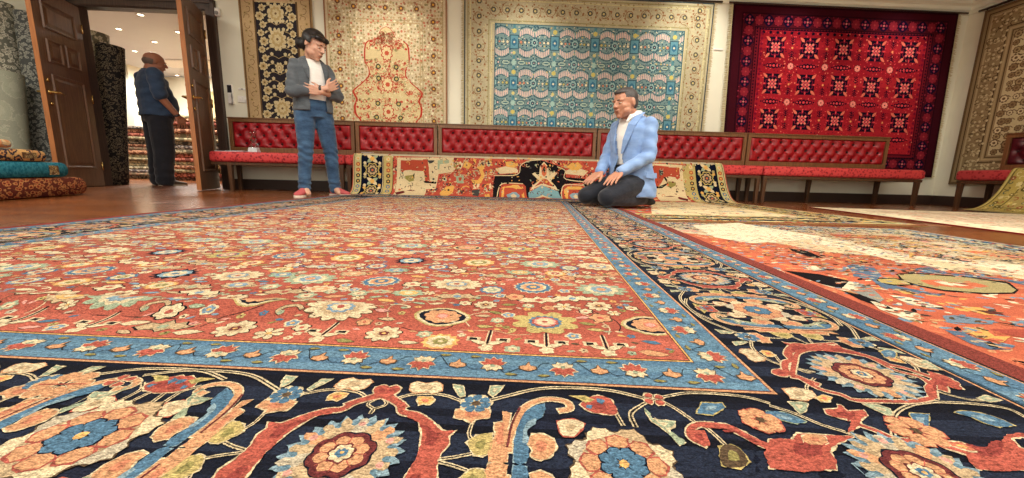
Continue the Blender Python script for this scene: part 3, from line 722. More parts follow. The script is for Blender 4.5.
XL,XR=-6.4,5.9; YB=-3.0; ZC=2.60
YR=wp(XR,0,0).y
SD0,SD1,ZD=-5.25,-3.77,2.12     # door opening
bm=bmesh.new(); box(bm,-15.1,XR+.1,YB-.1,13.1,-.1,0); struct('floor',bm,floor_material())
bm=bmesh.new(); box(bm,XL,XR+.1,YB-.1,5.6,ZC,ZC+.1)
struct('ceiling',bm,ceil_m)
def wall_seg(bm,s0,s1,z0,z1,th=.10):
    P=[wp(s0,0,0),wp(s1,0,0),wp(s1,-th,0),wp(s0,-th,0)]
    vs=[bm.verts.new((p.x,p.y,z)) for z in (z0,z1) for p in P]
    for f in ((3,2,1,0),(4,5,6,7),(0,1,5,4),(1,2,6,5),(2,3,7,6),(3,0,4,7)): bm.faces.new([vs[i] for i in f])
bm=bmesh.new(); wall_seg(bm,-6.9,SD0-.02,0,ZC); wall_seg(bm,SD1+.02,XR+.35,0,ZC); wall_seg(bm,SD0-.02,SD1+.02,ZD+.02,ZC); struct('wall_back',bm,plaster)
bm=bmesh.new(); box(bm,XR,XR+.1,YB,YR+.3,0,ZC); struct('wall_right',bm,plaster)
bm=bmesh.new(); box(bm,XL-.1,XL,YB,4.95,0,ZC); struct('wall_left',bm,plaster)
bm=bmesh.new(); box(bm,XL,XR,YB-.1,YB,0,.35); box(bm,XL,XR,YB-.1,YB,ZC-.12,ZC); box(bm,XL,XL+.5,YB-.1,YB,.35,ZC-.12); box(bm,XR-.5,XR,YB-.1,YB,.35,ZC-.12); struct('wall_front',bm,plaster)
bm=bmesh.new()
for k in range(6):
    x=XL+.5+(XR-XL-1.0)*k/5; box(bm,x-.03,x+.03,YB-.08,YB-.02,.35,ZC-.12)
box(bm,XL+.5,XR-.5,YB-.08,YB-.02,.35,.41); box(bm,XL+.5,XR-.5,YB-.08,YB-.02,ZC-.18,ZC-.12); struct('added_window_1',bm,frame_wood)  # unseen window opening, added behind the camera to let world light in
bm=bmesh.new()
for (a,b_) in ((-6.4,SD0-.14),(SD1+.14,XR)):
    P=[wp(a,.0,0),wp(b_,.0,0),wp(b_,.018,0),wp(a,.018,0)]
    vs=[bm.verts.new((p.x,p.y,z)) for z in (0,.13) for p in P]
    for f in ((3,2,1,0),(4,5,6,7),(0,1,5,4),(1,2,6,5),(2,3,7,6),(3,0,4,7)): bm.faces.new([vs[i] for i in f])
struct('baseboard_back',bm,skirt_m)
bm=bmesh.new(); box(bm,XR-.018,XR,YB,YR-.02,0,.13); struct('baseboard_right',bm,skirt_m)
# stepped plaster cornice
def cornice(name,fn,a,b_):
    bm=bmesh.new(); prof=[(0,ZC),(0,ZC-.13),(.02,ZC-.13),(.025,ZC-.10),(.05,ZC-.085),(.055,ZC-.05),(.10,ZC-.03),(.11,ZC)]
    R=[[bm.verts.new(fn(s,o,z)) for o,z in prof] for s in (a,b_)]
    n=len(prof)
    for k in range(n): bm.faces.new((R[0][k],R[0][(k+1)%n],R[1][(k+1)%n],R[1][k]))
    bm.faces.new(R[0]); bm.faces.new(R[1][::-1]); struct(name,bm,ceil_m)
cornice('trim_1',lambda s,o,z:wp(s,o,z),-6.4,XR)
cornice('trim_2',lambda s,o,z:(XR-o,s,z),YB,YR)
# picture rails the carpets hang from
rail_m=simple('rail_metal',(70,50,42),.4,.6)
for (a,b_,l) in ((-3.5,2.57,'dark rail under the cornice above the three pale wall carpets'),(2.66,5.83,'dark rail above the crimson wall carpet')):
    bm=bmesh.new(); tube(bm,[wp(a,.045,2.475),wp(b_,.045,2.475)],.012,8)
    for k in range(5):
        s=a+.1+(b_-a-.2)*k/4; tube(bm,[wp(s,.0,2.475),wp(s,.045,2.475)],.007,6)
    tag(fin(bm,'picture_rail',rail_m,smooth=True),l,'rail')
bm=bmesh.new(); tube(bm,[(XR-.045,YR-.15,2.46),(XR-.045,2.6,2.46)],.014,8)
for k in range(4): tube(bm,[(XR,YR-.2-.6*k,2.46),(XR-.045,YR-.2-.6*k,2.46)],.007,6)
tag(fin(bm,'picture_rail',rail_m,smooth=True),'dark rail along the right wall holding the beige lattice carpet','rail')

# ------------------------------------------------------------------ doors
def door_leaf(hx,hy,width,ang,label,mirror):
    """hinge at hx,hy; local x runs from the hinge to the free edge; carved panels on both faces"""
    root=empty('panel_door',(hx,hy,0),ang); tag(root,label,'door',kind='thing')
    H=2.09; th=.042; st=.11
    bm=bmesh.new()
    box(bm,0,width-.004,-th/2,th/2,.008,H)
    slab=fin(bm,'door_slab',door_wood,root)
    bm=bmesh.new(); box(bm,width-.004,width+.001,-th/2,th/2,.008,H); e=fin(bm,'lipping',door_edge,root); e['label']='light orange wooden edge strip'
    def frame_panel(x0,x1,z0,z1):
        bm=bmesh.new()
        for sd in (-1,1):
            y0=sd*th/2; 
            def ring(m,h): return [bm.verts.new((x,y0+sd*h,z)) for x,z in ((x0+m,z0+m),(x1-m,z0+m),(x1-m,z1-m),(x0+m,z1-m))]
            rs=[ring(0,0),ring(.006,.014),ring(.016,.014),ring(.028,.001),ring(.04,.001),ring(.065,.009)]
            for a,b_ in zip(rs,rs[1:]):
                for k in range(4): bm.faces.new((a[k],a[(k+1)%4],b_[(k+1)%4],b_[k]))
            bm.faces.new(rs[-1])
        fin(bm,'raised_panel',door_wood,root)
    frame_panel(st,width-st,.22,1.22); 
    m=width/2
    frame_panel(st,m-.025,1.34,1.58); frame_panel(m+.025,width-st,1.34,1.58); frame_panel(st,width-st,1.68,1.96)
    for sd in (-1,1):
        bm=bmesh.new(); y=sd*th/2
        tube(bm,[(width-.05,y,1.02),(width-.05,y+sd*.008,1.02),(width-.05,y+sd*.012,1.02),(width-.055,y+sd*.05,1.02),(width-.10,y+sd*.058,1.025),(width-.17,y+sd*.05,1.015)],[.024,.022,.011,.012,.010,.008],12)
        h=fin(bm,'lever_handle',brass,root,smooth=True); h['label']='brass lever handle'
        bm=bmesh.new(); tube(bm,[(width-.05,y,1.14),(width-.05,y+sd*.012,1.14)],[.02,.018],12); fin(bm,'lock_rosette',brass,root,smooth=True)['label']='brass lock rosette'
        bm=bmesh.new(); tube(bm,[(width-.05,y,.90),(width-.05,y+sd*.014,.90)],[.02,.016],12)
        k=fin(bm,'key_escutcheon',brass,root,smooth=True); k['label']='brass keyhole plate'
    for z in (.25,1.05,1.85):
        bm=bmesh.new(); tube(bm,[(0,th/2+.004,z-.05),(0,th/2+.004,z+.05)],.008,8); fin(bm,'hinge',brass,root,smooth=True)
    return root
h=wp(SD0+.03,.05,0); door_leaf(h.x,h.y,.70,math.radians(-71),'brown panelled door leaf standing open beside the rolled rugs',0)
h=wp(SD1-.03,.05,0); door_leaf(h.x,h.y,.68,math.radians(-67),'brown panelled door leaf standing open beside the red bench',0)
# frame of the double door with stepped architrave
fr=empty('door_1',wp((SD0+SD1)/2,0,0),WA); tag(fr,kind='structure')
bm=bmesh.new(); hw=(SD1-SD0)/2
for sd in (-1,1):
    a,b_=sorted((sd*(hw),sd*(hw+.035))); box(bm,a,b_,-.02,.115,0,ZD+.035)
    a,b_=sorted((sd*(hw+.01),sd*(hw+.115))); box(bm,a,b_,-.035,-.001,0,ZD+.115)
    a,b_=sorted((sd*(hw+.08),sd*(hw+.125))); box(bm,a,b_,-.05,-.001,0,ZD+.125)
box(bm,-hw,hw,-.02,.115,ZD,ZD+.035); box(bm,-hw-.115,hw+.115,-.035,-.001,ZD+.01,ZD+.115); box(bm,-hw-.125,hw+.125,-.05,-.001,ZD+.08,ZD+.125)
fin(bm,'door_frame',frame_wood,fr,bevel=.004)
# small wall fittings
white_pl=simple('white_plastic',(236,232,224),.4); dark_pl=simple('dark_plastic',(40,40,44),.35); grey_pl=simple('grey_plastic',(150,148,144),.4)
def wall_empty(name,s,z,label,cat): 
    e=empty(name,wp(s,0,z),WA); return tag(e,label,cat)
e=wall_empty('intercom',-3.56,1.16,'slim intercom handset with dark screen beside the door frame','intercom')
bm=bmesh.new(); box(bm,-.03,.03,-.03,-.001,-.10,.13); fin(bm,'housing',white_pl,e,bevel=.006)
bm=bmesh.new(); box(bm,-.026,.026,-.034,-.0305,.03,.12); fin(bm,'screen',dark_pl,e,bevel=.002)
bm=bmesh.new(); tube(bm,[(.025,-.036,.02),(.032,-.045,-.03),(.03,-.045,-.08),(.022,-.036,-.11)],.008,8); fin(bm,'handset',grey_pl,e,smooth=True)
e=wall_empty('socket_plate',-3.42+.02,1.12,'white double socket plate next to the dark floral wall carpet','socket')
bm=bmesh.new(); box(bm,-.085,.085,-.012,-.001,-.04,.04); fin(bm,'plate',white_pl,e,bevel=.004)
for sx in (-.055,0,.055):
    bm=bmesh.new(); tube(bm,[(sx,-.012,0),(sx,-.016,0)],[.022,.019],14); fin(bm,'socket_ring',white_pl,e)
e=wall_empty('motion_sensor',-3.62,2.10,'small white motion sensor above the right end of the door frame','sensor')
bm=bmesh.new(); box(bm,-.03,.03,-.04,-.001,-.03,.06); fin(bm,'housing',white_pl,e,bevel=.01)
bm=bmesh.new(); bmesh.ops.create_icosphere(bm,subdivisions=2,radius=.022,matrix=Matrix.Translation((0,-.042,0))); fin(bm,'lens',grey_pl,e,smooth=True)
e=wall_empty('thermostat',-3.42,1.24,'narrow pale switch strip above the socket plate','switch')
bm=bmesh.new(); box(bm,-.045,.045,-.010,-.001,-.010,.012); fin(bm,'body',white_pl,e,bevel=.003)
bm=bmesh.new(); box(bm,-.012,.012,-.014,-.0105,-.006,.008); fin(bm,'rocker',grey_pl,e,bevel=.001)
e=wall_empty('wall_vent_strip',2.60,1.93,'short white horizontal trim bar between the teal and crimson carpets','bracket')
bm=bmesh.new(); box(bm,-.06,.06,-.02,-.001,-.012,.012); fin(bm,'bar',white_pl,e,bevel=.004)

# ------------------------------------------------------------------ wall carpets
def wall_cloth(name,p,s0,ztop,W,Hh,label,group=None,mat=None,back='dbeige',wave=.006,top_fringe=False,skew=0.0,side=None):
    """p drawn in u 0..W, v 0..Hh (v up). hangs 3 cm off the wall with soft waves"""
    def fm(u,v):
        d=.035+wave*math.sin(u*5+1)*(.3+.7*(1-v/Hh))+wave*.5*math.sin(u*11)*(1-v/Hh)
        uu=u+skew*(Hh-v)
        if side is None:
            P=wp(s0+uu,d,ztop-Hh+v); return (P.x,P.y,P.z),(WN.x,WN.y,0)
        return (XR-d,side-uu,ztop-Hh+v),(-1,0,0)
    bv=[];bf=[];per=[];N=24
    for k in range(N): per.append((W*k/N,0))
    for k in range(N): per.append((W,Hh*k/N))
    for k in range(N): per.append((W-W*k/N,Hh))
    for k in range(N): per.append((0,Hh-Hh*k/N))
    for u,v in per:
        P,Nn=fm(u,v); bv.append(P); bv.append((P[0]-Nn[0]*.009,P[1]-Nn[1]*.009,P[2]))
    m=len(per)
    for k in range(m):
        j=(k+1)%m; bf.append((2*k,2*j,2*j+1,2*k+1))
    bf.append(tuple(2*k+1 for k in range(m)))
    o=build_cloth(name,p,fm,mat,.0005,base=(bv,bf,CC[back]),cuts_u=list(np.arange(0.06,W,.12)),cuts_v=list(np.arange(.15,Hh,.3)))
    return tag(o,label,'carpet',group)
def scatter(p,u0,u1,v0,v1,step,fn,R,jit=.3):
    nu=max(1,int((u1-u0)/step)); nv=max(1,int((v1-v0)/step))
    for i in range(nu):
        for j in range(nv):
            fn(u0+(i+.5+R.uniform(-jit,jit))*(u1-u0)/nu,v0+(j+.5+R.uniform(-jit,jit))*(v1-v0)/nv,i,j)
wm=weave_mat('wool_pile_wall',420,.85,1.14,bump=.001,big=2)
GW='carpets hanging on the long wall'

def carpet_black():
    R=random.Random(11); W,Hh=.86,2.0; p=Pat(); p.rect(0,W,0,Hh,(160,132,92),0); p.rect(.012,W-.012,.012,Hh-.012,(182,154,114),1)
    p.rect(.012,.03,.0,Hh,'umber',2); p.rect(W-.03,W-.012,0,Hh,'umber',2); p.rect(.17,.192,.15,Hh-.15,'brown',2); p.rect(W-.192,W-.17,.15,Hh-.15,'brown',2)
    p.rect(.19,W-.19,.17,Hh-.17,(44,40,44),3)
    for s_ in (0,1):
        bu=.10 if s_==0 else W-.10
        for k in range(20):
            v=.06+k*.1; p.scroll(bu,v,.05,'umber',3,.006,1 if k%2 else -1,1.3,rot=k); p.lobe(bu+(.03 if k%2 else -.03),v+.045,.020,6,'dbeige',4,.25); p.circ(bu+(.03 if k%2 else -.03),v+.045,.008,'umber',5,6)
    for v in (.085,Hh-.085):
        for k in range(9): p.scroll(.05+k*.095,v,.045,'umber',3,.006,1 if k%2 else -1,1.3,rot=k)
    C=(190,172,132)
    for z,r,n in ((2.12,.10,10),(1.83,.11,12),(1.50,.055,8),(1.27,.05,8),(1.02,.10,12),(.72,.09,10)):
        v=z-.41; u=W/2
        if v<.2: continue
        p.lobe(u,v,r,n,C,5,.26,rv=1.25); p.lobe(u,v,r*.7,n-1,'dbeige',6,.2,rv=1.2); p.lobe(u,v,r*.45,7,C,7,.25,rv=1.2); p.circ(u,v,r*.15,'umber',8,6)
    for k in range(18):
        v=.25+k*.095
        for sg in (-1,1):
            u=W/2+sg*(.16+.03*(k%2)); rr=.042 if k%3 else .055
            p.lobe(u,v,rr,7,C,5,.25); p.lobe(u,v,rr*.6,6,'dbeige',6,.2); p.circ(u,v,rr*.25,'brown',7,5)
            p.lobe(W/2+sg*.08,v+.05,.022,6,C,5,.25); p.stroke([(W/2,v),(W/2+sg*.07,v+.03),(W/2+sg*.15,v+.01),(u,v+.05)],.006,'dbeige',4)
            p.leaf(W/2+sg*.11,v+.03,.05*sg,.012,.8,C,4)
    wall_cloth('wall_carpet',p,-3.36,2.41,W,Hh,'narrow wall carpet with charcoal floral centre and tan border, beside the door',GW,wm)
def carpet_cream():
    R=random.Random(5); W,Hh=1.49,2.0; p=Pat(); p.rect(0,W,0,Hh,(156,112,84),0); p.rect(.02,W-.02,.02,Hh-.02,(208,192,158),1)
    for m_,c in ((.05,'dbeige'),(.30,'dbeige'),(.33,'tan')): 
        for a in ((m_,m_+.008,m_,Hh-m_),(W-m_-.008,W-m_,m_,Hh-m_),(m_,W-m_,m_,m_+.008),(m_,W-m_,Hh-m_-.008,Hh-m_)): p.rect(*a,c,2)
    p.rect(.35,W-.35,.35,Hh-.35,(216,200,166),2)
    k=0
    def bord(u,v,k):
        p.scroll(u,v,.075,(170,140,100),3,.009,1 if k%2 else -1,1.5,rot=k*1.3); p.scroll(u,v,.045,(186,150,104),3,.006,-1 if k%2 else 1,1.5,rot=k)
        p.lobe(u,v,.034,8,(120,84,64),4,.2); p.circ(u,v,.014,'gold',5,6)
        for q in range(4): a=q*PI/2+k; p.lobe(u+.07*math.cos(a),v+.07*math.sin(a),.015,5,(160,110,84),4,.3)
    for i in range(10):
        v=.12+i*.196
        for u in (.17,W-.17): bord(u,v,i)
    for i in range(1,6): bord(.17+i*.19,Hh-.17,i)
    def tiny(u,v,i,j):
        c=R.choice([(176,150,106),(196,120,92),(150,140,100),(236,226,190),(190,160,120)]); p.lobe(u,v,R.uniform(.009,.018),5,c,3,.3)
        if R.random()<.4: p.scroll(u,v,.03,(184,158,112),3,.005,R.choice((-1,1)),1.2,rot=R.random()*6)
    scatter(p,.05,W-.05,.05,Hh-.05,.040,tiny,R)
    # lobed medallion outlined in red
    u0=W/2; zb=.41
    prof=[(0,2.03),(.06,2.0),(.10,1.93),(.13,1.88),(.22,1.86),(.27,1.80),(.28,1.62),(.24,1.55),(.235,1.46),(.30,1.38),(.40,1.30),(.44,1.25),(.40,1.16),(.43,1.08),(.42,.98),(.36,.90),(.40,.82),(.44,.74),(.42,.6),(.3,.5),(0,.47)]
    R_=[(u0+a,b-zb) for a,b in prof]; L_=[(u0-a,b-zb) for a,b in prof]
    out=catmull(R_,4)+catmull(L_,4)[::-1]; p.poly(out,(188,64,48),5)
    inn=[(u0+(a-u0)*.94,b-.006 if b>1.0 else b) for a,b in out]; p.poly(inn,(216,196,148),6)
    p.box=None
    for i in range(520):
        a,b=R.choice(prof[2:-1]); uu=R.uniform(0,.92)*a; v=b-zb+R.uniform(-.04,.02)
        for sg in (-1,1):
            c=R.choice([(196,84,64),(206,110,84),(178,58,44),(232,218,176),(150,140,96)])
            if R.random()<.55: p.scroll(u0+sg*uu,v,.030,c,7,.006,sg,1.4,rot=R.random()*6)
            else: p.lobe(u0+sg*uu,v,R.uniform(.008,.018),6,c,7,.3)
    for z in (1.72,1.35,1.02,.75): p.lobe(u0,z-zb,.075,10,(190,66,50),8,.25,rv=1.4); p.lobe(u0,z-zb,.062,10,(226,206,158),9,.25,rv=1.4); p.lobe(u0,z-zb,.03,7,(200,90,66),10,.25)
    for dx,z in ((.11,1.56),(.11,1.42),(.13,1.12),(.15,.95)):
        for sg in (-1,1): p.circ(u0+sg*dx,z-zb,.032,(66,72,58),8,9); p.circ(u0+sg*dx,z-zb,.018,(196,176,110),9,7)
    wall_cloth('wall_carpet',p,-2.36,2.41,W,Hh,'cream wall carpet with a red outlined lobed medallion, behind the standing woman or man in the jacket'.replace(' woman or man',' person'),GW,wm)
def carpet_teal():
    R=random.Random(8); W,Hh=3.14,2.05; p=Pat(); p.rect(0,W,0,Hh,(58,70,78),0); p.rect(.015,W-.015,.0,Hh-.015,(184,174,144),1)
    zb=2.46-Hh; fu0,fu1,fv1=.39,2.78,2.11-zb
    for m_,c in ((.04,(150,140,96)),(.07,(206,198,150)),(.30,(150,144,100)),(.335,(208,198,150))):
        p.rect(m_,m_+.012,0,Hh-m_,c,2); p.rect(W-m_-.012,W-m_,0,Hh-m_,c,2); p.rect(m_,W-m_,Hh-m_-.012,Hh-m_,c,2)
    def bord(u,v,k):
        c=(140,96,62)
        p.scroll(u,v,.09,c,3,.007,1 if k%2 else -1,1.5,rot=k*1.7); p.scroll(u,v,.06,(150,120,80),3,.006,-1 if k%2 else 1,1.3,rot=k*2.1)
        p.lobe(u,v,.032,8,(84,84,76),4,.15); p.circ(u,v,.015,(206,190,130),5,7)
        for q in range(5): a=q*1.256+k; p.lobe(u+.085*math.cos(a),v+.075*math.sin(a),.013,5,(150,104,70),4,.3)
    for k in range(12):
        v=.05+k*.173
        bord(.185,v,k); bord(W-.185,v,k+1)
    for k in range(16): bord(.36+k*.172,Hh-.185,k)
    p.rect(fu0-.012,fu1+.012,0,fv1+.012,(70,100,110),4); p.rect(fu0,fu1,0,fv1,(120,146,146),5)
    q=Pat(); q.box=(fu0,fu1,0,fv1); DK=(46,78,92); TL=(84,134,146); PK=(214,186,178); CR=(222,214,178); DT=(58,96,110)
    su,sv=.51,.485
    for i in range(-1,6):
        for j in range(-1,5):
            u=fu0+.235+i*su; v=fv1-.20-j*sv
            # upright blue vase block with a dark frame
            q.rect(u-.058,u+.058,v-.085,v+.085,DK,6); q.rect(u-.048,u+.048,v-.075,v+.075,(98,146,162),7); q.lobe(u,v,.034,6,(60,110,140),8,.2,rv=1.4); q.circ(u,v,.014,CR,9,6)
            q.lobe(u,v+.13,.03,6,(202,190,110),7,.2); q.circ(u,v-.125,.022,(206,196,130),7,6)
            q.rect(u-.016,u+.016,v+.15,v+.33,TL,6)
            # winged leaf sprays, rows of ribbed pink petals either side
            for sg in (-1,1):
                for (dv,ln,lift) in ((.10,8,.06),(-.10,8,-.06)):
                    for k in range(ln):
                        a=k/(ln-1); uu=u+sg*(.075+.023*k); vv=v+dv+lift*math.sin(a*PI)*.6
                        q.poly([(uu-.008,vv-.034),(uu+.008,vv-.034),(uu+.0075,vv+.02),(uu,vv+.036),(uu-.0075,vv+.02)],PK,7)
                    pts=[(u+sg*(.06+.19*t/6),v+dv+(.042 if dv>0 else -.044)*1.0+lift*math.sin(PI*t/6)*.65) for t in range(7)]
                    q.stroke(pts,.010,DK,6); pts=[(a_,b_+(-.086 if dv>0 else .088)) for a_,b_ in pts]; q.stroke(pts,.009,DT,6)
                for k in range(3):
                    uu=u+sg*(.085+.05*k); q.lobe(uu,v,.026-.004*k,6,DK,6,.2); q.lobe(uu,v,.018-.003*k,6,R.choice([CR,(206,140,110),(190,180,110),CR]),7,.2)
                    q.lobe(uu+.02*sg,v+.036,.011,5,DK,6,.2); q.lobe(uu+.02*sg,v-.036,.011,5,DK,6,.2)
            # dark lace node at the half step
            U,Vv=u+su/2,v+sv/2-.02
            for (a,b_) in ((U,v),(u+su/2,v+sv/2)):
                q.lobe(a,b_,.06,9,DT,6,.3,rv=1.15); q.lobe(a,b_,.043,8,(150,180,176),7,.25,rv=1.15); q.lobe(a,b_,.026,6,DK,8,.3); q.circ(a,b_,.008,PK,9,5)
            q.lobe(u,v+sv/2,.03,7,(160,190,180),7,.25,rv=1.3)
            for sg in (-1,1):
                q.lobe(u+sg*.10,v+sv/2,.042,8,DK,6,.15,ru=1.5,rv=.8); q.lobe(u+sg*.10,v+sv/2,.035,8,(168,186,170),7,.15,ru=1.5,rv=.75); q.leaf(u+sg*.06,v+sv/2,.08*sg,.009,0,DT,8)
                q.circ(u+sg*.195,v+sv/2,.020,DK,6,7); q.circ(u+sg*.195,v+sv/2,.013,PK,7,6)
            for (a0,a1,b0,b1) in ((u-su/2,u+su/2,v+.21,v+.218),(u-su/2,u+su/2,v-.218,v-.21)): q.rect(a0,a1,b0,b1,DT,6)
    def tq(u,v,i,j):
        if R.random()<.5: q.circ(u,v,R.uniform(.007,.013),R.choice([DK,DT,PK,CR,(200,180,110)]),5.5,5)
        else: q.leaf(u,v,.03,.005,R.choice((0,PI/2,.8,-.8)),R.choice([DK,DT,CR]),5.5)
    scatter(q,fu0,fu1,0,fv1,.042,tq,R)
    def tb(u,v,i,j):
        if fu0-.03<u<fu1+.03 and v<fv1+.03: return
        c=R.choice([(150,128,84),(168,140,96),(140,110,76),(206,196,150)])
        if R.random()<.5: p.scroll(u,v,.028,c,2.5,.005,R.choice((-1,1)),1.3,rot=R.random()*6)
        else: p.lobe(u,v,.011,5,c,2.5,.3)
    scatter(p,.03,W-.03,.02,Hh-.03,.06,tb,R)
    p.f+=q.f
    wall_cloth('wall_carpet',p,-.66,2.46,W,Hh,'largest wall carpet, teal lattice field with wide khaki border, behind the kneeling man',GW,wm,back='khaki',skew=-.0)
def carpet_crimson():
    R=random.Random(2); W,Hh=3.0,2.10; p=Pat(); zb=2.475-Hh
    p.rect(0,W,0,Hh,(46,14,22),0); p.rect(.03,W-.03,.03,Hh-.03,(62,16,26),1)
    fu0,fu1,fv0,fv1=.38,2.62,.30,1.80
    p.rect(.12,W-.12,.08,Hh-.10,(44,12,22),2); p.rect(.14,W-.14,.10,Hh-.12,(78,18,28),3)
    p.rect(.30,W-.30,.24,Hh-.26,(44,12,22),4); p.rect(.315,W-.315,.255,Hh-.275,(104,22,32),5)
    p.rect(fu0-.015,fu1+.015,fv0-.015,fv1+.015,(50,10,26),6); p.rect(fu0,fu1,fv0,fv1,(176,28,44),7)
    for k in range(14):
        v=fv0+k*.107; c=R.choice([(160,34,42),(144,26,36),(152,30,40),(134,24,34)]); p.rect(fu0,fu1,v,v+.107,c,8)
    NV=(20,12,28); RS=(224,120,106); LR=(226,70,70)
    du=.452; dv=.445
    for i in range(5):
        for j in range(4):
            u=fu0+.215+i*du; v=fv1-.20-j*dv
            if v<fv0: continue
            # stepped octagon medallion in navy with pink lattice heart and four feathers
            st=[(.06,.125),(.09,.125),(.09,.10),(.115,.10),(.115,.06)]
            o=[(a,b) for a,b in st]+[(a,-b) for a,b in st[::-1]]+[(-a,-b) for a,b in st]+[(-a,b) for a,b in st[::-1]]
            p.poly([(u+a,v+b) for a,b in o],NV,10)
            p.lobe(u,v,.105,8,(120,20,44),11,.25); p.lobe(u,v,.095,8,NV,12,.3)
            for a in range(-2,3):
                for b_ in range(-2,3):
                    if abs(a)+abs(b_)<=2:
                        x,y=u+(a+b_)*.0215,v+(a-b_)*.0215; p.poly([(x,y+.018),(x+.018,y),(x,y-.018),(x-.018,y)],RS if (a+b_)%2==0 else (206,70,80),13)
            for a in (1,3,5,7):
                t=a*PI/4; p.leaf(u+.10*math.cos(t),v+.10*math.sin(t),.085,.018,t,(210,104,84),13)
            for a in (0,2,4,6):
                t=a*PI/4; p.leaf(u+.085*math.cos(t),v+.085*math.sin(t),.045,.012,t,(206,60,66),13)
            # flat dark cartouche between the rows
            if j<3:
                vv=v-dv/2
                for a,rr in ((-.085,.026),(-.045,.034),(0,.04),(.045,.034),(.085,.026)): p.lobe(u+a,vv,rr,6,NV,10,.2); p.lobe(u+a,vv,rr*.45,5,(200,60,66),11,.2)
                p.leaf(u-.115,vv,-.03,.01,0,NV,10); p.leaf(u+.115,vv,.03,.01,0,NV,10)
            # sprig and star between the columns
            if i<4:
                uu=u+du/2
                for sg in (-1,1):
                    p.stroke([(uu,v+sg*.04),(uu,v+sg*.13)],.010,NV,10,smooth=False)
                    for q in (.06,.09,.115):
                        for s2 in (-1,1): p.stroke([(uu,v+sg*(q-.02)),(uu+s2*.03,v+sg*(q+.008))],.008,NV,10,smooth=False)
                p.circ(uu,v,.014,(224,150,90),10,6)
                if j<3: p.petals(uu,v-dv/2,.004,.042,.012,8,(226,130,116),10,o=NV,ow=.005); p.circ(uu,v-dv/2,.009,NV,13,6)
    # borders: rosettes and navy lozenges
    def bm_(u,v,k):
        if k%2: p.petals(u,v,.006,.062,.017,8,(132,34,46),8,o=(50,10,28),ow=.004); p.circ(u,v,.013,(160,56,60),11,7)
        else:
            p.lobe(u,v,.07,4,(26,14,38),8,.1,rot=.78); 
            for a in (0,1,2,3): t=a*PI/2; p.lobe(u+.035*math.cos(t),v+.035*math.sin(t),.016,5,(150,50,70),9,.3)
            p.circ(u,v,.014,(200,120,110),10,5)
    n=15
    for k in range(n): 
        v=.17+k*(Hh-.19-.17)/(n-1); bm_(.22,v,k); bm_(W-.22,v,k)
    n=20
    for k in range(1,n): u=.22+k*(W-.44)/n; bm_(u,Hh-.19,k); bm_(u,.17,k)
    for k in range(60):
        u=.33+k*(W-.66)/59
        for v in (Hh-.287,.247): p.circ(u,v,.012,NV,8,5)
    for k in range(40):
        v=.26+k*(Hh-.54)/39
        for u in (.335,W-.335): p.circ(u,v,.012,NV,8,5)
    for k in range(24):
        u=fu0+.04+k*(fu1-fu0-.08)/23; p.lobe(u,fv1-.025,.022,5,NV,10,.3)
        v=fv0+.04+k*(fv1-fv0-.08)/23
        for uu in (fu0+.025,fu1-.025): p.lobe(uu,v,.02,5,(110,16,40),10,.3)
    def fc(u,v,i,j):
        c=R.choice([(70,14,34),(214,70,76),(120,18,40),(196,50,60),(224,120,96)])
        if R.random()<.5: p.circ(u,v,R.uniform(.006,.011),c,9,5)
        else: p.leaf(u,v,.026,.005,R.choice((0,PI/2,.8,-.8)),c,9)
    scatter(p,fu0,fu1,fv0,fv1,.046,fc,R)
    def fb(u,v,i,j):
        if fu0-.06<u<fu1+.06 and fv0-.05<v<fv1+.06: return
        p.lobe(u,v,R.uniform(.008,.014),5,R.choice([(120,24,46),(50,12,34),(140,40,60),(36,14,40)]),3.5,.3)
    scatter(p,.13,W-.13,.09,Hh-.11,.05,fb,R)
    o=wall_cloth('wall_carpet',p,2.72,2.475,W,Hh,'crimson wall carpet with rows of navy stepped medallions and dark wine border',GW,wm,back='dwine',skew=.04,wave=.012)
def carpet_right():
    R=random.Random(4); W,Hh=2.4,2.15; p=Pat(); p.rect(0,W,0,Hh,(112,92,66),0); p.rect(.03,W,.03,Hh-.03,(150,130,94),1)
    for m_,w_,c in ((.06,.012,(84,66,48)),(.09,.02,(186,168,126)),(.27,.015,(84,66,48)),(.30,.02,(176,156,114)),(.33,.012,(90,70,50))):
        p.rect(m_,m_+w_,m_,Hh-m_,c,2); p.rect(m_,W,m_,m_+w_,c,2); p.rect(m_,W,Hh-m_-w_,Hh-m_,c,2)
    p.rect(.36,W,.36,Hh-.36,(196,180,138),2)
    def b_(u,v,i,j):
        if u<.28 or v>Hh-.28 or v<.28:
            if u>.1 and v<Hh-.1 and v>.1: p.scroll(u,v,.035,R.choice([(90,72,52),(196,178,136),(120,98,70)]),3,.009,R.choice((-1,1)),1.4,rot=R.random()*6); p.lobe(u+.02,v,.015,6,(200,184,142),4,.2)
    scatter(p,.1,W,.1,Hh-.1,.06,b_,R)
    def f_(u,v,i,j):
        if u<.38 or v>Hh-.38 or v<.38: return
        k=(i+j)%3; r=R.uniform(.032,.05)
        p.lobe(u,v,r,8,(104,82,58),3,.2,rot=R.random()); p.lobe(u,v,r*.72,7,R.choice([(160,138,98),(210,194,152),(140,116,82)]),4,.2)
        p.lobe(u,v,r*.35,6,(110,86,62),5,.2)
        p.stroke([(u,v),(u+.03,v+.03),(u+.06,v+.01)],.009,(110,88,62),3)
    scatter(p,.36,W,.36,Hh-.36,.088,f_,R,.2)
    wall_cloth('wall_carpet',p,0,2.44,W,Hh,'beige and brown lattice floral carpet hanging on the right wall',GW.replace('long wall','walls'),wm,back='beige',side=5.2)
carpet_black(); carpet_cream(); carpet_teal(); carpet_crimson(); carpet_right()
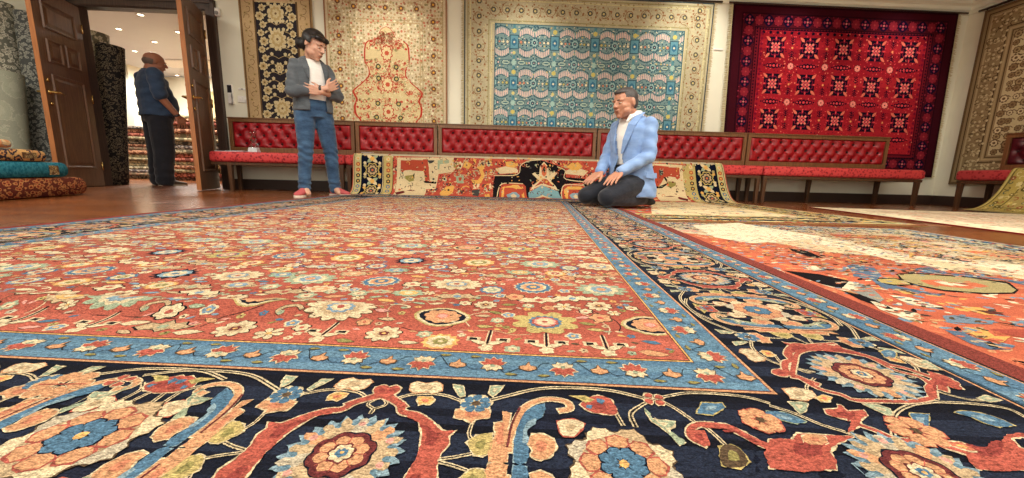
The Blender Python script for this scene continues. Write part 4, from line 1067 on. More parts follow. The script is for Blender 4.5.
# fringes of the wall carpets: loose tassel strips down the edges the photo shows
def fringe_strip(name,pts_fn,n,ln,mat,label,host):
    bm=bmesh.new(); R=random.Random(n)
    for i in range(n):
        P,d=pts_fn(i/(n-1)); P=Vector(P); d=Vector(d)
        a=P; b_=P+d*ln*R.uniform(.7,1.1)+Vector((0,0,R.uniform(-.012,.004))); w=Vector((0,0,.006))
        off=Vector((WN.x,WN.y,0))*.004
        v=[bm.verts.new(a-w+off),bm.verts.new(a+w+off),bm.verts.new(b_+w*.4-off),bm.verts.new(b_-w*.4-off)]; bm.faces.new(v)
        v=[bm.verts.new(a-w-off),bm.verts.new(a+w-off),bm.verts.new(b_+w*.4-off*1.5),bm.verts.new(b_-w*.4-off*1.5)]; bm.faces.new(v)
    o=fin(bm,name,mat,host); o['label']=label; return o
fr_m=simple('cotton_fringe',(206,190,150),.9,nscale=200,lo=.8,hi=1.15)
wc=[o for o in COL.objects if o.name.startswith('wall_carpet')]
def host(txt): return [o for o in wc if txt in o['label']][0]
fringe_strip('fringe',lambda t:(wp(2.72+.04*(2.1*t),.03,2.475-2.1*t),-WT),150,.05,fr_m,'pale cotton fringe',host('crimson'))
fringe_strip('fringe',lambda t:(wp(5.72+.04*(2.1*t),.03,2.475-2.1*t),WT),150,.06,fr_m,'pale cotton fringe',host('crimson'))
fringe_strip('fringe',lambda t:(wp(-.66,.03,2.46-2.05*t),-WT),140,.04,fr_m,'pale cotton fringe',host('teal'))
fringe_strip('fringe',lambda t:(wp(2.48,.03,2.46-2.05*t),WT),140,.05,fr_m,'pale cotton fringe',host('teal'))
# ------------------------------------------------------------------ benches
def velvet(name,c1,c2):
    b=NB(name,.55); b.p.inputs['Sheen Weight'].default_value=.15; b.p.inputs['Sheen Roughness'].default_value=.3; b.p.inputs['Sheen Tint'].default_value=rgb(255,120,120); b.p.inputs['Roughness'].default_value=.42
    f=b.noise(b.coord((1,1,1)),35,3); b.color(b.ramp(f,[(.3,rgb(*c1)),(.7,rgb(*c2))])); return b.m
def brocade(name,c1,c2,c3):
    b=NB(name,.6); b.p.inputs['Sheen Weight'].default_value=.05
    v=b.coord((1,1,1)); f=b.noise(v,40,4,.8); w=b.n('ShaderNodeTexVoronoi'); w.inputs['Scale'].default_value=34; b.l(v,w.inputs['Vector'])
    m=b.n('ShaderNodeMath',operation='ADD'); b.l(f,m.inputs[0]); b.l(w.outputs['Distance'],m.inputs[1])
    b.color(b.ramp(m.outputs[0],[(.62,rgb(*c1)),(.8,rgb(*c2)),(1.0,rgb(*c3))])); b.bump(f,.002); return b.m
BTN=simple('button_velvet',(44,6,12),.8); VEL=velvet('tufted_velvet',(124,6,16),(166,14,27)); BRO=brocade('red_brocade',(110,8,18),(172,18,32),(208,64,64))
VELD=velvet('dark_tufted_velvet',(60,10,20),(84,14,26)); BROD=brocade('dark_red_brocade',(120,18,26),(160,30,38),(184,60,60))
def tufted(L,Hh,vel,parent,z0,y,tilt):
    """deep buttoned panel: pillows between rows of sunk buttons joined by diagonal pleats"""
    bu=.142; rows=3; rv=Hh/3.0; nb=max(2,round(L/bu)); bu=L/nb
    B=[]
    for j in range(rows):
        zz=rv*(j+.5); off=0 if j%2==0 else .5
        for i in range(nb+1):
            x=(i+off)*bu if off else (i+.0)*bu+0
            if .02<x<L-.02: B.append((x,zz))
    nx=int(L/.0145)+1; nz=int(Hh/.0145)+1
    bm=bmesh.new(); G=[]
    # pleat segments
    seg=[]
    for a in B:
        for b_ in B:
            if b_[1]>a[1]+.01 and abs(b_[1]-a[1]-rv)<.01 and abs(abs(b_[0]-a[0])-bu/2)<.01: seg.append((a,b_))
    for a in B:
        if a[1]<rv*.6: seg.append((a,(a[0],0)))
        if a[1]>Hh-rv*.6: seg.append((a,(a[0],Hh)))
    for i in range(nx+1):
        col=[]; x=L*i/nx; near=[b_ for b_ in B if abs(b_[0]-x)<bu*.8]; ns=[s_ for s_ in seg if min(s_[0][0],s_[1][0])-.06<x<max(s_[0][0],s_[1][0])+.06]
        for k in range(nz+1):
            z=Hh*k/nz; d=min([math.hypot(x-a,z-c) for a,c in near] or [9]); e=9
            for (a,c),(a2,c2) in ns:
                dx,dz=a2-a,c2-c; t=max(0,min(1,((x-a)*dx+(z-c)*dz)/(dx*dx+dz*dz))); e=min(e,math.hypot(x-a-t*dx,z-c-t*dz))
            h=.046*(1-math.exp(-(d/.034)**1.4))-.016*math.exp(-e/.011)
            ed=min(x,L-x,z,Hh-z); h*=min(1,.35+ed/.03)
            col.append(bm.verts.new((x,y-h-tilt*z,z0+z)))
        G.append(col)
    for i in range(nx):
        for k in range(nz): bm.faces.new((G[i][k],G[i+1][k],G[i+1][k+1],G[i][k+1]))
    bb=bmesh.new(); bmesh.ops.create_uvsphere(bb,u_segments=8,v_segments=6,radius=.0125)
    bmesh.ops.recalc_face_normals(bm,faces=bm.faces[:])
    fo=fin(bm,'tufted_panel',vel,parent,smooth=True)
    bme=bpy.data.meshes.new('tuft_button'); bb.to_mesh(bme); bb.free(); bme.materials.append(BTN)
    for a,c in B: link('tuft_button',bme,None,fo,(a,y-.010-tilt*c,z0+c))
    return fo
def make_bench(loc,rz,L,label,vel,bro,x_seat0=0,x_seat1=None,legs=(),seat_top=.455,group=None,back=True):
    root=empty('banquette_bench',loc,rz); tag(root,label,'bench',group)
    x1=L if x_seat1 is None else x_seat1; x0=x_seat0
    # local: x along, -y to the room, wall at y=+.0 (bench back plane)
    bm=bmesh.new(); box(bm,x0+.004,x1-.004,-.50,-.06,.335,seat_top)
    st=fin(bm,'seat',bro,root,smooth=False,bevel=.035,seg=4)
    for p in st.data.polygons: p.use_smooth=True
    bm=bmesh.new(); box(bm,x0+.012,x1-.012,-.475,-.08,.300,.334); fin(bm,'seat_frame',dark_wood,root,bevel=.004)
    if back:
        z0,z1=.485,.875; f=.042
        bm=bmesh.new(); box(bm,.006,L-.006,-.105,-.055,z1-f,z1); box(bm,.001,L-.001,-.115,-.050,z1-.001,z1+.012); fin(bm,'top_rail',bench_wood,root,bevel=.003)
        bm=bmesh.new(); box(bm,.006,L-.006,-.105,-.055,z0-.02,z0+f); fin(bm,'bottom_rail',bench_wood,root,bevel=.003)
        for xx in (.006,L-.006-f):
            bm=bmesh.new(); box(bm,xx,xx+f,-.104,-.056,z0+f,z1-f); fin(bm,'stile',bench_wood,root,bevel=.002)
        bm=bmesh.new(); box(bm,f,L-f,-.062,-.052,z0+f-.01,z1-f+.01); fin(bm,'back_board',dark_wood,root)
        tufted(L-2*f-.012,z1-z0-2*f,vel,root,z0+f,-.064,0).location.x=f+.006
    for (x,y) in legs:
        bm=bmesh.new(); box(bm,x-.024,x+.024,y-.024,y+.024,.0,.301,taper=.25)
        o=fin(bm,'leg',dark_wood,root,bevel=.003)
    return root
GB='red tufted benches along the long wall'
FY,BY=-.455,-.12
def bench_on_wall(s0,s1,label,legs=None,**k):
    L=s1-s0; P=wp(s0,.02,0)
    if legs is None: legs=[(.04,FY),(L-.04,FY),(.06,BY),(L-.06,BY),(L/2,BY)]
    return make_bench((P.x,P.y,0),WA,L,label,VEL,BRO,legs=legs,group=GB,**k)
bench_on_wall(-3.56,-2.02,'red tufted bench at the door end, with the glass trophy on its seat',legs=[(.22,FY),(1.50,FY),(.10,BY),(1.48,BY)])
bench_on_wall(-2.015,-.985,'shortest red tufted bench, left part of the carpet draped over its seat')
bench_on_wall(-.98,1.06,'long red tufted bench directly above the medallion of the draped carpet')
bench_on_wall(1.065,3.06,'red tufted bench behind the kneeling man, right half of its seat bare')
bench_on_wall(3.065,5.02,'red tufted bench in front of the crimson carpet, seat fully bare',x_seat1=2.10,legs=[(.04,FY),(.9,BY),(2.04,FY),(1.86,BY),(.06,BY)])
def right_bench():
    # along the right wall, seen from its far end; local x runs toward the viewer
    root=make_bench((XR-.03,4.62,0),-PI/2,2.2,'dark red tufted bench along the right wall under the olive throw',VELD,BROD,x_seat0=-.10,legs=[(-.05,FY),(-.03,BY),(1.1,FY),(2.1,FY),(2.1,BY)])
    return root
right_bench()

# ------------------------------------------------------------------ carpet draped over the benches and lying on the floor
def path_drape(profile):
    """profile: list of (offset from wall, z); returns arc-length parametrised point + tangent"""
    pts=catmull(profile,8); S=[0]
    for a,b_ in zip(pts,pts[1:]): S.append(S[-1]+math.hypot(b_[0]-a[0],b_[1]-a[1]))
    def f(v):
        v=max(0,min(S[-1]-1e-6,v)); lo=0;hi=len(S)-1
        while hi-lo>1:
            m=(lo+hi)//2
            if S[m]<=v: lo=m
            else: hi=m
        t=(v-S[lo])/max(1e-9,S[lo+1]-S[lo]); a=pts[lo]; b_=pts[lo+1]; d=math.hypot(b_[0]-a[0],b_[1]-a[1]) or 1e-9
        return a[0]+(b_[0]-a[0])*t,a[1]+(b_[1]-a[1])*t,(b_[0]-a[0])/d,(b_[1]-a[1])/d
    return f,S[-1],pts,S
def cloth_base(W,Hh,fm,n_u=60,n_v=80,th=.008):
    bv=[];bf=[]
    per=[(W*k/n_u,0) for k in range(n_u)]+[(W,Hh*k/n_v) for k in range(n_v)]+[(W-W*k/n_u,Hh) for k in range(n_u)]+[(0,Hh-Hh*k/n_v) for k in range(n_v)]
    for u,v in per:
        P,N=fm(u,v); bv.append(tuple(P)); bv.append((P[0]-N[0]*th,P[1]-N[1]*th,P[2]-N[2]*th))
    m=len(per)
    for k in range(m): j=(k+1)%m; bf.append((2*k,2*j,2*j+1,2*k+1))
    return bv,bf
def drape_rug():
    # offset from the wall, height
    prof=[(.14,.470),(.25,.474),(.40,.474),(.49,.474),(.532,.462),(.553,.43),(.562,.36),(.575,.24),(.60,.13),(.65,.05),(.74,.014),(.86,.0045),(1.0,.0045),(1.6,.0045),(2.2,.0045),(2.78,.0045)]
    f,SL,pp,SS=path_drape(prof)
    s0,s1=-1.90,2.52; W=s1-s0; V0=0; 
    def fm(u,v):
        o,z,to,tz=f(v); 
        wave=0.004*math.sin(u*6)*(1 if z<.43 else 0); flare=.06*max(0,(u-(W-.25))/.25)*max(0,min(1,(.45-z)/.4)) if u>W-.25 else 0
        P=wp(s0+u+(.10*max(0,min(1,(.44-z)/.4))*(u/W)**6),o+wave*0,z); P=P+WN*wave
        n=Vector((WN.x*(-tz),WN.y*(-tz),to)); 
        # outward: up on the flat parts, to the room where it hangs
        return (P.x,P.y,P.z),(n.x,n.y,n.z)
    def v_of_z(z):
        best=None
        for (o,zz),s in zip(pp,SS):
            if o>.54 and (best is None or abs(zz-z)<best[0]): best=(abs(zz-z),s)
        return best[1]
    zt=[(v_of_z(z/100.0)) for z in range(0,47)]
    def zv(z):
        z=max(.012,min(.455,z)); i=int(z*100); t=z*100-i; return zt[i]+(zt[min(i+1,46)]-zt[i])*t
    p=Pat(); Hh=SL-.01; EDGE=.035
    p.rect(0,W,0,Hh,'red',0); p.rect(.01,W-.01,.0,Hh-.012,(206,190,140),1)
    # guards and navy main border along both sides and along the two ends
    def ring(m,c,L): p.rect(m,W-m,m*.7,Hh-m,c,L)
    ring(.02,'black',2); ring(.026,(196,182,120),3); ring(.10,'black',4); ring(.107,'dnavy',5); ring(.345,'cream',6); ring(.352,'black',7); ring(.358,(190,168,100),8); ring(.46,'black',9); ring(.467,(190,72,48),10)
    R=random.Random(9)
    def bmotif(u,v,k,c1='khaki'):
        if k%2==0: 
            p.lobe(u,v,.088,8,'yellow',11,.22); p.lobe(u,v,.073,8,'dnavy',12,.22); p.lobe(u,v,.058,8,'tan',13,.25); p.lobe(u,v,.034,6,'dgrey',14,.2); p.circ(u,v,.014,'orange',15,6)
        else: 
            for s_ in (-1,1): p.leaf(u,v,.075*s_,.022,.6,'cream',11); p.leaf(u,v,.075*s_,.022,-.6,'sage',11)
            p.lobe(u,v,.03,5,'gold',13,.3)
        for a in (-1,1):
            for b_ in (-1,1): p.lobe(u+a*.085,v+b_*.05,.02,5,R.choice(['cream','gold','khaki']),11,.3)
    def small(u,v,k): 
        c=['red','dnavy','blue','cream'][k%4]; p.lobe(u,v,.026,6,c,11,.25); p.lobe(u,v,.012,5,'gold',12,.2)
    n=int(Hh/.13)
    for k in range(n):
        v=.06+k*.13
        for u in (.227,W-.227): bmotif(u,v,k)
        for u in (.063,W-.063,.41,W-.41): small(u,v,k); small(u,v+.065,k+1)
    n=int(W/.15)
    for k in range(3,n-2):
        u=.06+k*.15
        bmotif(u,Hh-.227,k)
        for v in (Hh-.063,Hh-.41): small(u,v,k); small(u+.07,v,k+1)
        for v in (.06,.17,.3): small(u,v,k); small(u+.07,v+.04,k+2)
    p.box=(.47,W-.47,.33,Hh-.47)
    vA=zv(.45)
    # red field with large scrolls and flowers
    for i in range(420):
        u=R.uniform(.48,W-.48); v=R.uniform(vA,Hh-.48); k=R.random()
        if k<.25: p.lobe(u,v,R.uniform(.03,.05),7,R.choice(['gold','cream','tan','olive']),11,.3); p.circ(u,v,.014,R.choice(['dnavy','red']),12,6)
        elif k<.5: p.scroll(u,v,R.uniform(.04,.08),R.choice(['gold','cream','dnavy','sage']),11,.012,R.choice((-1,1)),1.4,rot=R.random()*6)
        elif k<.8: p.leaf(u,v,R.uniform(.05,.09),.014,R.random()*6,R.choice(['gold','cream','sage','dgrey','orange']),11)
        else: p.lobe(u,v,.025,6,'dgrey',11,.3); p.circ(u,v,.01,'cream',12,6)
    p.box=None
    # medallion and corners as the photograph shows them on the hanging part; mirrored about the middle for the corners
    mid=W/2
    p.rect(mid-1.35,mid+1.35,vA+.01,zv(.02)+.02,(190,66,44),13) if False else None
    for fcol,L,pts in TRACED_D:
        q=[((a/1000)-s0,zv(b/1000)) for a,b in pts]
        p.poly(q,fcol,L+14)
        ctr=sum(a for a,_ in q)/len(q)
        if ctr<mid-.35: p.poly([(2*mid-a,b) for a,b in q],fcol,L+14)
    Rr=random.Random(19)
    p.rect(.107,W-.107,0,zv(.455),'stone',20)
    for i in range(260):
        u=Rr.uniform(.12,W-.12); p.leaf(u,Rr.uniform(.01,zv(.455)-.02),.05,.012,Rr.random()*6,Rr.choice(['dgrey','rust','dnavy','gold','cream']),21)
    for i in range(1500):
        u=Rr.uniform(.47,W-.47); z=Rr.uniform(.02,.45); v=zv(z); k=Rr.random(); c=Rr.choice(['gold','cream','dgrey','sage','maroon','orange','tan','black'])
        if k<.4: p.leaf(u,v,Rr.uniform(.015,.035),.006,Rr.random()*6,c,13 if Rr.random()<.75 else 22)
        elif k<.7: p.lobe(u,v,Rr.uniform(.008,.016),6,c,13 if Rr.random()<.75 else 22,.3)
        else: p.scroll(u,v,.028,c,13 if Rr.random()<.8 else 22,.006,Rr.choice((-1,1)),1.4,rot=Rr.random()*6)
    for pts in ([(500,330),(600,325),(615,285),(652,266),(700,258)],[(770,288),(805,304),(808,338),(930,350)],[(515,425),(522,385),(545,362),(625,362)],[(785,425),(790,385),(808,362),(880,362)]):
        q=[]
        for x,y in pts:
            px=380+x/4.345; s_=.33+(px-544)/82.6; q.append((s_-s0,zv(.451-(100+y/4.345-160)/82.6)))
        p.stroke(q,.010,'cream',21)
    # the part lying on the floor: cream and rust bands with dark scroll work
    vf=zv(.02)+.12
    p.box=(.47,W-.30,vf,Hh-.30)
    p.poly([(W-.47,vf),(W-.47,Hh-.40),(W-1.6,Hh-.40),(W-1.15,vf+.4),(W-1.0,vf)],'cream',16)
    for i in range(420):
        u=R.uniform(W-1.9,W-.3); v=R.uniform(vf,Hh-.3); k=R.random()
        p.scroll(u,v,R.uniform(.03,.07),R.choice(['dgrey','tan','rust','brown','sage']),18,.011,R.choice((-1,1)),1.4,rot=R.random()*6) if k<.5 else p.leaf(u,v,.07,.014,R.random()*6,R.choice(['ivory','rust','dgrey','paleb','orange','tan']),18)
    p.box=None
    p.rect(.0,W,Hh-.030,Hh-.006,(142,50,36),26)
    cu=list(np.arange(.1,W,.15))+[W-.2,W-.1]; cv=[s for s,(o,z) in zip(SS,pp) if o<1.02]+list(np.arange(1.6,SL,.3))
    o=build_cloth('draped_carpet',p,fm,weave_mat('wool_pile_drape',450,.75,1.22,bump=.001,desat=.95,gain=.86),.00010,base=(*cloth_base(W,Hh,fm,th=.0035),CC['khaki']),cuts_u=cu,cuts_v=sorted(set(cv)))
    tag(o,'large red medallion carpet draped over the bench seats and running onto the floor','carpet')
drape_rug()

def flat_map(ox,oy,ux,uy,z):
    U=Vector((ux,uy,0)).normalized(); V=Vector((-U.y,U.x,0))
    def fm(u,v): P=Vector((ox,oy,0))+U*u+V*v; return (P.x,P.y,z+.0015*math.sin(u*5)*math.sin(v*6)),(0,0,1)
    return fm
def heriz_rug():
    # drawn in the axes of the big rug: u to the right, v away
    u0,u1,v0,v1=.30,1.90,-.95,1.92
    def fm(u,v):
        P=C0+RU*u+RV*v; return (P.x,P.y,.0075+.0012*math.sin(u*6)*math.sin(v*5)),(0,0,1)
    p=Pat(); p.knot=.0011; p.rect(u0,u1,v0,v1,'maroon',0); p.rect(u0,u1-.012,v0,v1-.012,(214,196,160),1)
    p.rect(u0,u1-.03,v0,v1-.03,'black',1.2); p.rect(u0,u1-.034,v0,v1-.034,'blue',1.4); p.rect(u0,u1-.095,v0,v1-.095,(226,206,164),1.6); p.rect(u0,u1-.28,v0,v1-.28,'peach',1.8)
    p.rect(u0,u1-.30,v0,v1-.30,(212,98,54),2)
    v=v0
    R=random.Random(21)
    while v<v1-.3:
        h=R.uniform(.02,.07); t=R.uniform(-10,12); p.rect(u0,u1-.30,v,min(v+h,v1-.3),(200+t,92+t*.8,52+t*.5),2.5); v+=h
    # cream corner with scroll work at the far right
    p.poly([(u0,v1-.30),(u0,1.55),(.60,1.30),(.80,1.15),(1.02,1.0),(1.1,.82),(1.2,.60),(1.35,.45),(1.60,.38),(1.60,v1-.30)],(214,196,158),3)
    for i in range(3600):
        a=R.random(); u=R.uniform(.42,1.85); v=R.uniform(.1,1.88)
        inc=(u>1.6 or v>1.62)
        if inc:
            c=R.choice(['dnavy','dnavy','paleb','tan','rust','sage','dgrey'])
            if R.random()<.6: p.scroll(u,v,R.uniform(.02,.045),c,5,.007,R.choice((-1,1)),1.4,rot=R.random()*6)
            else: p.lobe(u,v,.018,7,c,5,.3); p.circ(u,v,.01,'cream',6,5)
        elif u+v>1.95:
            c=R.choice(['tan','brown','tan','dgrey','pink','gold']); p.stroke([(u,v),(u+.03,v+.02),(u+.05,v-.01)],.006,c,5)
            if R.random()<.4: p.lobe(u,v,.018,6,c,5,.3)
        else:
            c=R.choice([(198,84,44),(226,120,70),'gold','peach','paleb',(224,150,96),'black','ivory'])
            if R.random()<.6: p.leaf(u,v,R.uniform(.015,.045),.005,R.uniform(-.9,.9),c,4)
            else: p.lobe(u,v,R.uniform(.006,.014),6,c,4,.3)
    for k in range(26):
        v=-.2+k*.08
        if v<v1-.2: p.lobe(u1-.19,v,.036,8,'dnavy',6,.25); p.lobe(u1-.19,v,.022,6,R.choice(['rust','lblue','cream']),7,.2); p.leaf(u1-.16,v+.03,.04,.012,1.2,'dgrey',6)
    for k in range(18):
        u=u0+.1+k*.085; 
        if u<u1-.3: p.lobe(u,v1-.19,.036,8,'dnavy',6,.25); p.lobe(u,v1-.19,.022,6,R.choice(['rust','lblue','cream']),7,.2)
    for fcol,L,pts in TRACED_B:
        q=[(a/1000,b/1000) for a,b in pts]; p.poly(q,{'blue':(92,114,138),'paleb':(120,140,158)}.get(fcol,fcol),L+6)
        u0_,u1_=min(a for a,_ in q),max(a for a,_ in q); v0_,v1_=min(b for _,b in q),max(b for _,b in q)
        if fcol in ('blue','paleb','ivory','cream','grey','gold') and True:
            for _ in range(min(1500,int(1000*(u1_-u0_)*(v1_-v0_))+6)):      # small woven details inside each large shape
                a,b=R.uniform(u0_,u1_),R.uniform(v0_,v1_)
                p.leaf(a,b,R.uniform(.012,.03),.0045,R.uniform(-.8,.8),R.choice([(206,96,54),(214,110,66),'paleb','tan','dgrey','brown','stone']),L+7)
    bv=[];bf=[]
    for (u,v) in ((u0,v0),(u1,v0),(u1,v1),(u0,v1)):
        P,_=fm(u,v); bv.append(P); bv.append((P[0],P[1],.001))
    for k in range(4): j=(k+1)%4; bf.append((2*k,2*j,2*j+1,2*k+1))
    o=build_cloth('heriz_rug',p,fm,weave_mat('wool_pile_orange',560,.58,1.35,bump=.0025,desat=.92,gain=.68),.00012,base=(bv,bf,CC['maroon']),cuts_u=list(np.arange(.4,1.9,.2)),cuts_v=list(np.arange(-.8,1.9,.2)))
    o.name='medallion_rug'
    tag(o,'orange rug with a long yellow medallion, lying to the right of the navy bordered rug','carpet')
heriz_rug()
def pale_rug():
    R=random.Random(31); W,Hh=2.9,2.15
    fm=flat_map(2.92,2.03,.10,-.0,.008); a=Vector((2.93,2.16,0)); b_=Vector((3.19,4.18,0)); V=(b_-a).normalized(); U=Vector((V.y,-V.x,0))
    def fm(u,v): P=Vector((2.90,1.95,0))+U*u+V*v; return (P.x,P.y,.008),(0,0,1)
    W=2.10; p=Pat(); p.rect(0,W,0,Hh,(150,40,44),0); p.rect(.012,W-.012,.0,Hh,(222,206,172),1); p.rect(.06,W-.06,.06,Hh-.06,(206,184,150),2); p.rect(.08,W-.08,.08,Hh-.08,(228,214,180),3); p.rect(.3,W-.3,.3,Hh-.3,(214,190,160),4)
    def f_(u,v,i,j):
        c=R.choice([(170,140,104),(196,150,120),(240,230,204),(150,120,100),(206,120,100),(160,150,130)])
        if R.random()<.5: p.scroll(u,v,.045,c,6,.011,R.choice((-1,1)),1.4,rot=R.random()*6)
        else: p.lobe(u,v,R.uniform(.018,.036),7,c,6,.3); p.circ(u,v,.012,(236,222,190),7,6)
    scatter(p,.08,W-.08,.08,Hh-.08,.09,f_,R)
    o=build_cloth('pale_rug',p,fm,weave_mat('wool_pile_pale',450,.85,1.15,bump=.001),.0002,base=(*cloth_base(W,Hh,fm,20,20,.007),CC['maroon']),cuts_u=(),cuts_v=())
    tag(o,'pale beige floral rug with thin red edge before the right wall bench','carpet')
pale_rug()
def olive_throw():
    # over the right wall bench: from its back down over the seat front to the floor
    prof=[(.16,.475),(.28,.478),(.44,.478),(.505,.468),(.53,.43),(.55,.33),(.59,.20),(.66,.09),(.76,.03),(.88,.020)]
    f,SL,pp,SS=path_drape(prof); W=.95; Hh=SL-.01
    def fm(u,v):
        o,z,to,tz=f(v); o+=.006*math.sin(u*14)*(1 if z<.44 else 0)
        return (XR-.03-o,4.17-u+.16*max(0,(.44-z)),z),(tz,0,to)
    R=random.Random(41); p=Pat(); p.rect(0,W,0,Hh,(150,130,70),0); p.rect(.012,W,.0,Hh-.012,(196,180,110),1); p.rect(.03,W,0,Hh-.04,(112,100,52),2); p.rect(.045,W,0,Hh-.06,(176,156,84),3); p.rect(.16,W,0,Hh-.16,(104,90,50),4); p.rect(.17,W,0,Hh-.17,(170,150,88),5)
    def f_(u,v,i,j):
        c=R.choice([(96,84,46),(206,190,130),(120,104,56),(150,90,60),(200,176,96),(88,96,76)])
        if R.random()<.5: p.scroll(u,v,.03,c,7,.009,R.choice((-1,1)),1.4,rot=R.random()*6)
        else: p.lobe(u,v,R.uniform(.014,.028),7,c,7,.3); p.circ(u,v,.008,(216,200,140),8,5)
    scatter(p,.05,W-.03,.03,Hh-.05,.055,f_,R)
    cv=[s for s in SS]
    o=build_cloth('olive_carpet',p,fm,weave_mat('wool_pile_olive',450,.82,1.18,bump=.001),.0003,base=(*cloth_base(W,Hh,fm,20,40),CC['khaki']),cuts_u=list(np.arange(.05,W,.08)),cuts_v=sorted(set(cv)))
    tag(o,'olive gold carpet thrown over the dark bench at the right wall','carpet')
olive_throw()
front=make_front_rug(); tag(front,'biggest rug with red field and navy flower border, filling the foreground','carpet')
lamp_m=NB('lamp_glow'); lamp_m.p.inputs['Emission Color'].default_value=rgb(255,236,206); lamp_m.p.inputs['Emission Strength'].default_value=12; lamp_m=lamp_m.m
ring_m=simple('lamp_ring_white',(230,226,218),.4)
N_L=[0]
def downlight(x,y,z,label,group,energy=0,target=None,size=1.1,blend=.6,color=(1,.965,.85)):
    root=empty('ceiling_spotlight',(x,y,z)); tag(root,label,'ceiling light',group)
    bm=bmesh.new(); lathe(bm,[(.040,0),(.040,-.006),(.058,-.010),(.060,-.0),(.06,0)],20); fin(bm,'trim_ring',ring_m,root,smooth=True)
    bm=bmesh.new(); lathe(bm,[(.036,-.001),(.036,-.005)],16); fin(bm,'glowing_lens',lamp_m,root)
    if energy:
        l=bpy.data.lights.new('spot','SPOT'); l.energy=energy; l.color=color; l.spot_size=size; l.spot_blend=blend; l.shadow_soft_size=.06
        o=bpy.data.objects.new('spot',l); COL.objects.link(o); o.location=(x,y,z-.03)
        t=Vector(target) if target is not None else Vector((x,y,0)); o.rotation_euler=(t-o.location).to_track_quat('-Z','Y').to_euler()
BACK_SPOTS=[(-5.95, 6.48), (-6.97, 7.14), (-6.96, 7.8), (-7.95, 8.42), (-8.84, 9.06), (-9.83, 9.88), (-6.0, 7.22), (-8.85, 10.46), (-9.61, 11.42), (-7.24, 9.07)]
# ------------------------------------------------------------------ people
def skin_mat(name,c):
    b=NB(name,.5); b.p.inputs['Subsurface Weight'].default_value=.12; b.p.inputs['Subsurface Radius'].default_value=(.02,.008,.004)
    cc=b.n('ShaderNodeRGB'); cc.outputs[0].default_value=rgb(*c); b.color(b.mul(cc.outputs[0],b.noise(b.coord(),30),.93,1.06)); return b.m
def cloth_mat(name,c,c2=None,rough=.8,scale=300,crease=.010):
    b=NB(name,rough); b.p.inputs['Sheen Weight'].default_value=.2; b.p.inputs['Specular IOR Level'].default_value=.25
    f=b.noise(b.coord(),scale,2); g=b.noise(b.coord((1,1,2.2)),7,3,.6)
    m=b.n('ShaderNodeMath',operation='MULTIPLY_ADD'); m.inputs[1].default_value=.35; b.l(f,m.inputs[0]); b.l(g,m.inputs[2])
    b.color(b.ramp(m.outputs[0],[(.4,rgb(*c)),(.95,rgb(*(c2 or c)))])); b.bump(g,crease,.8); return b.m
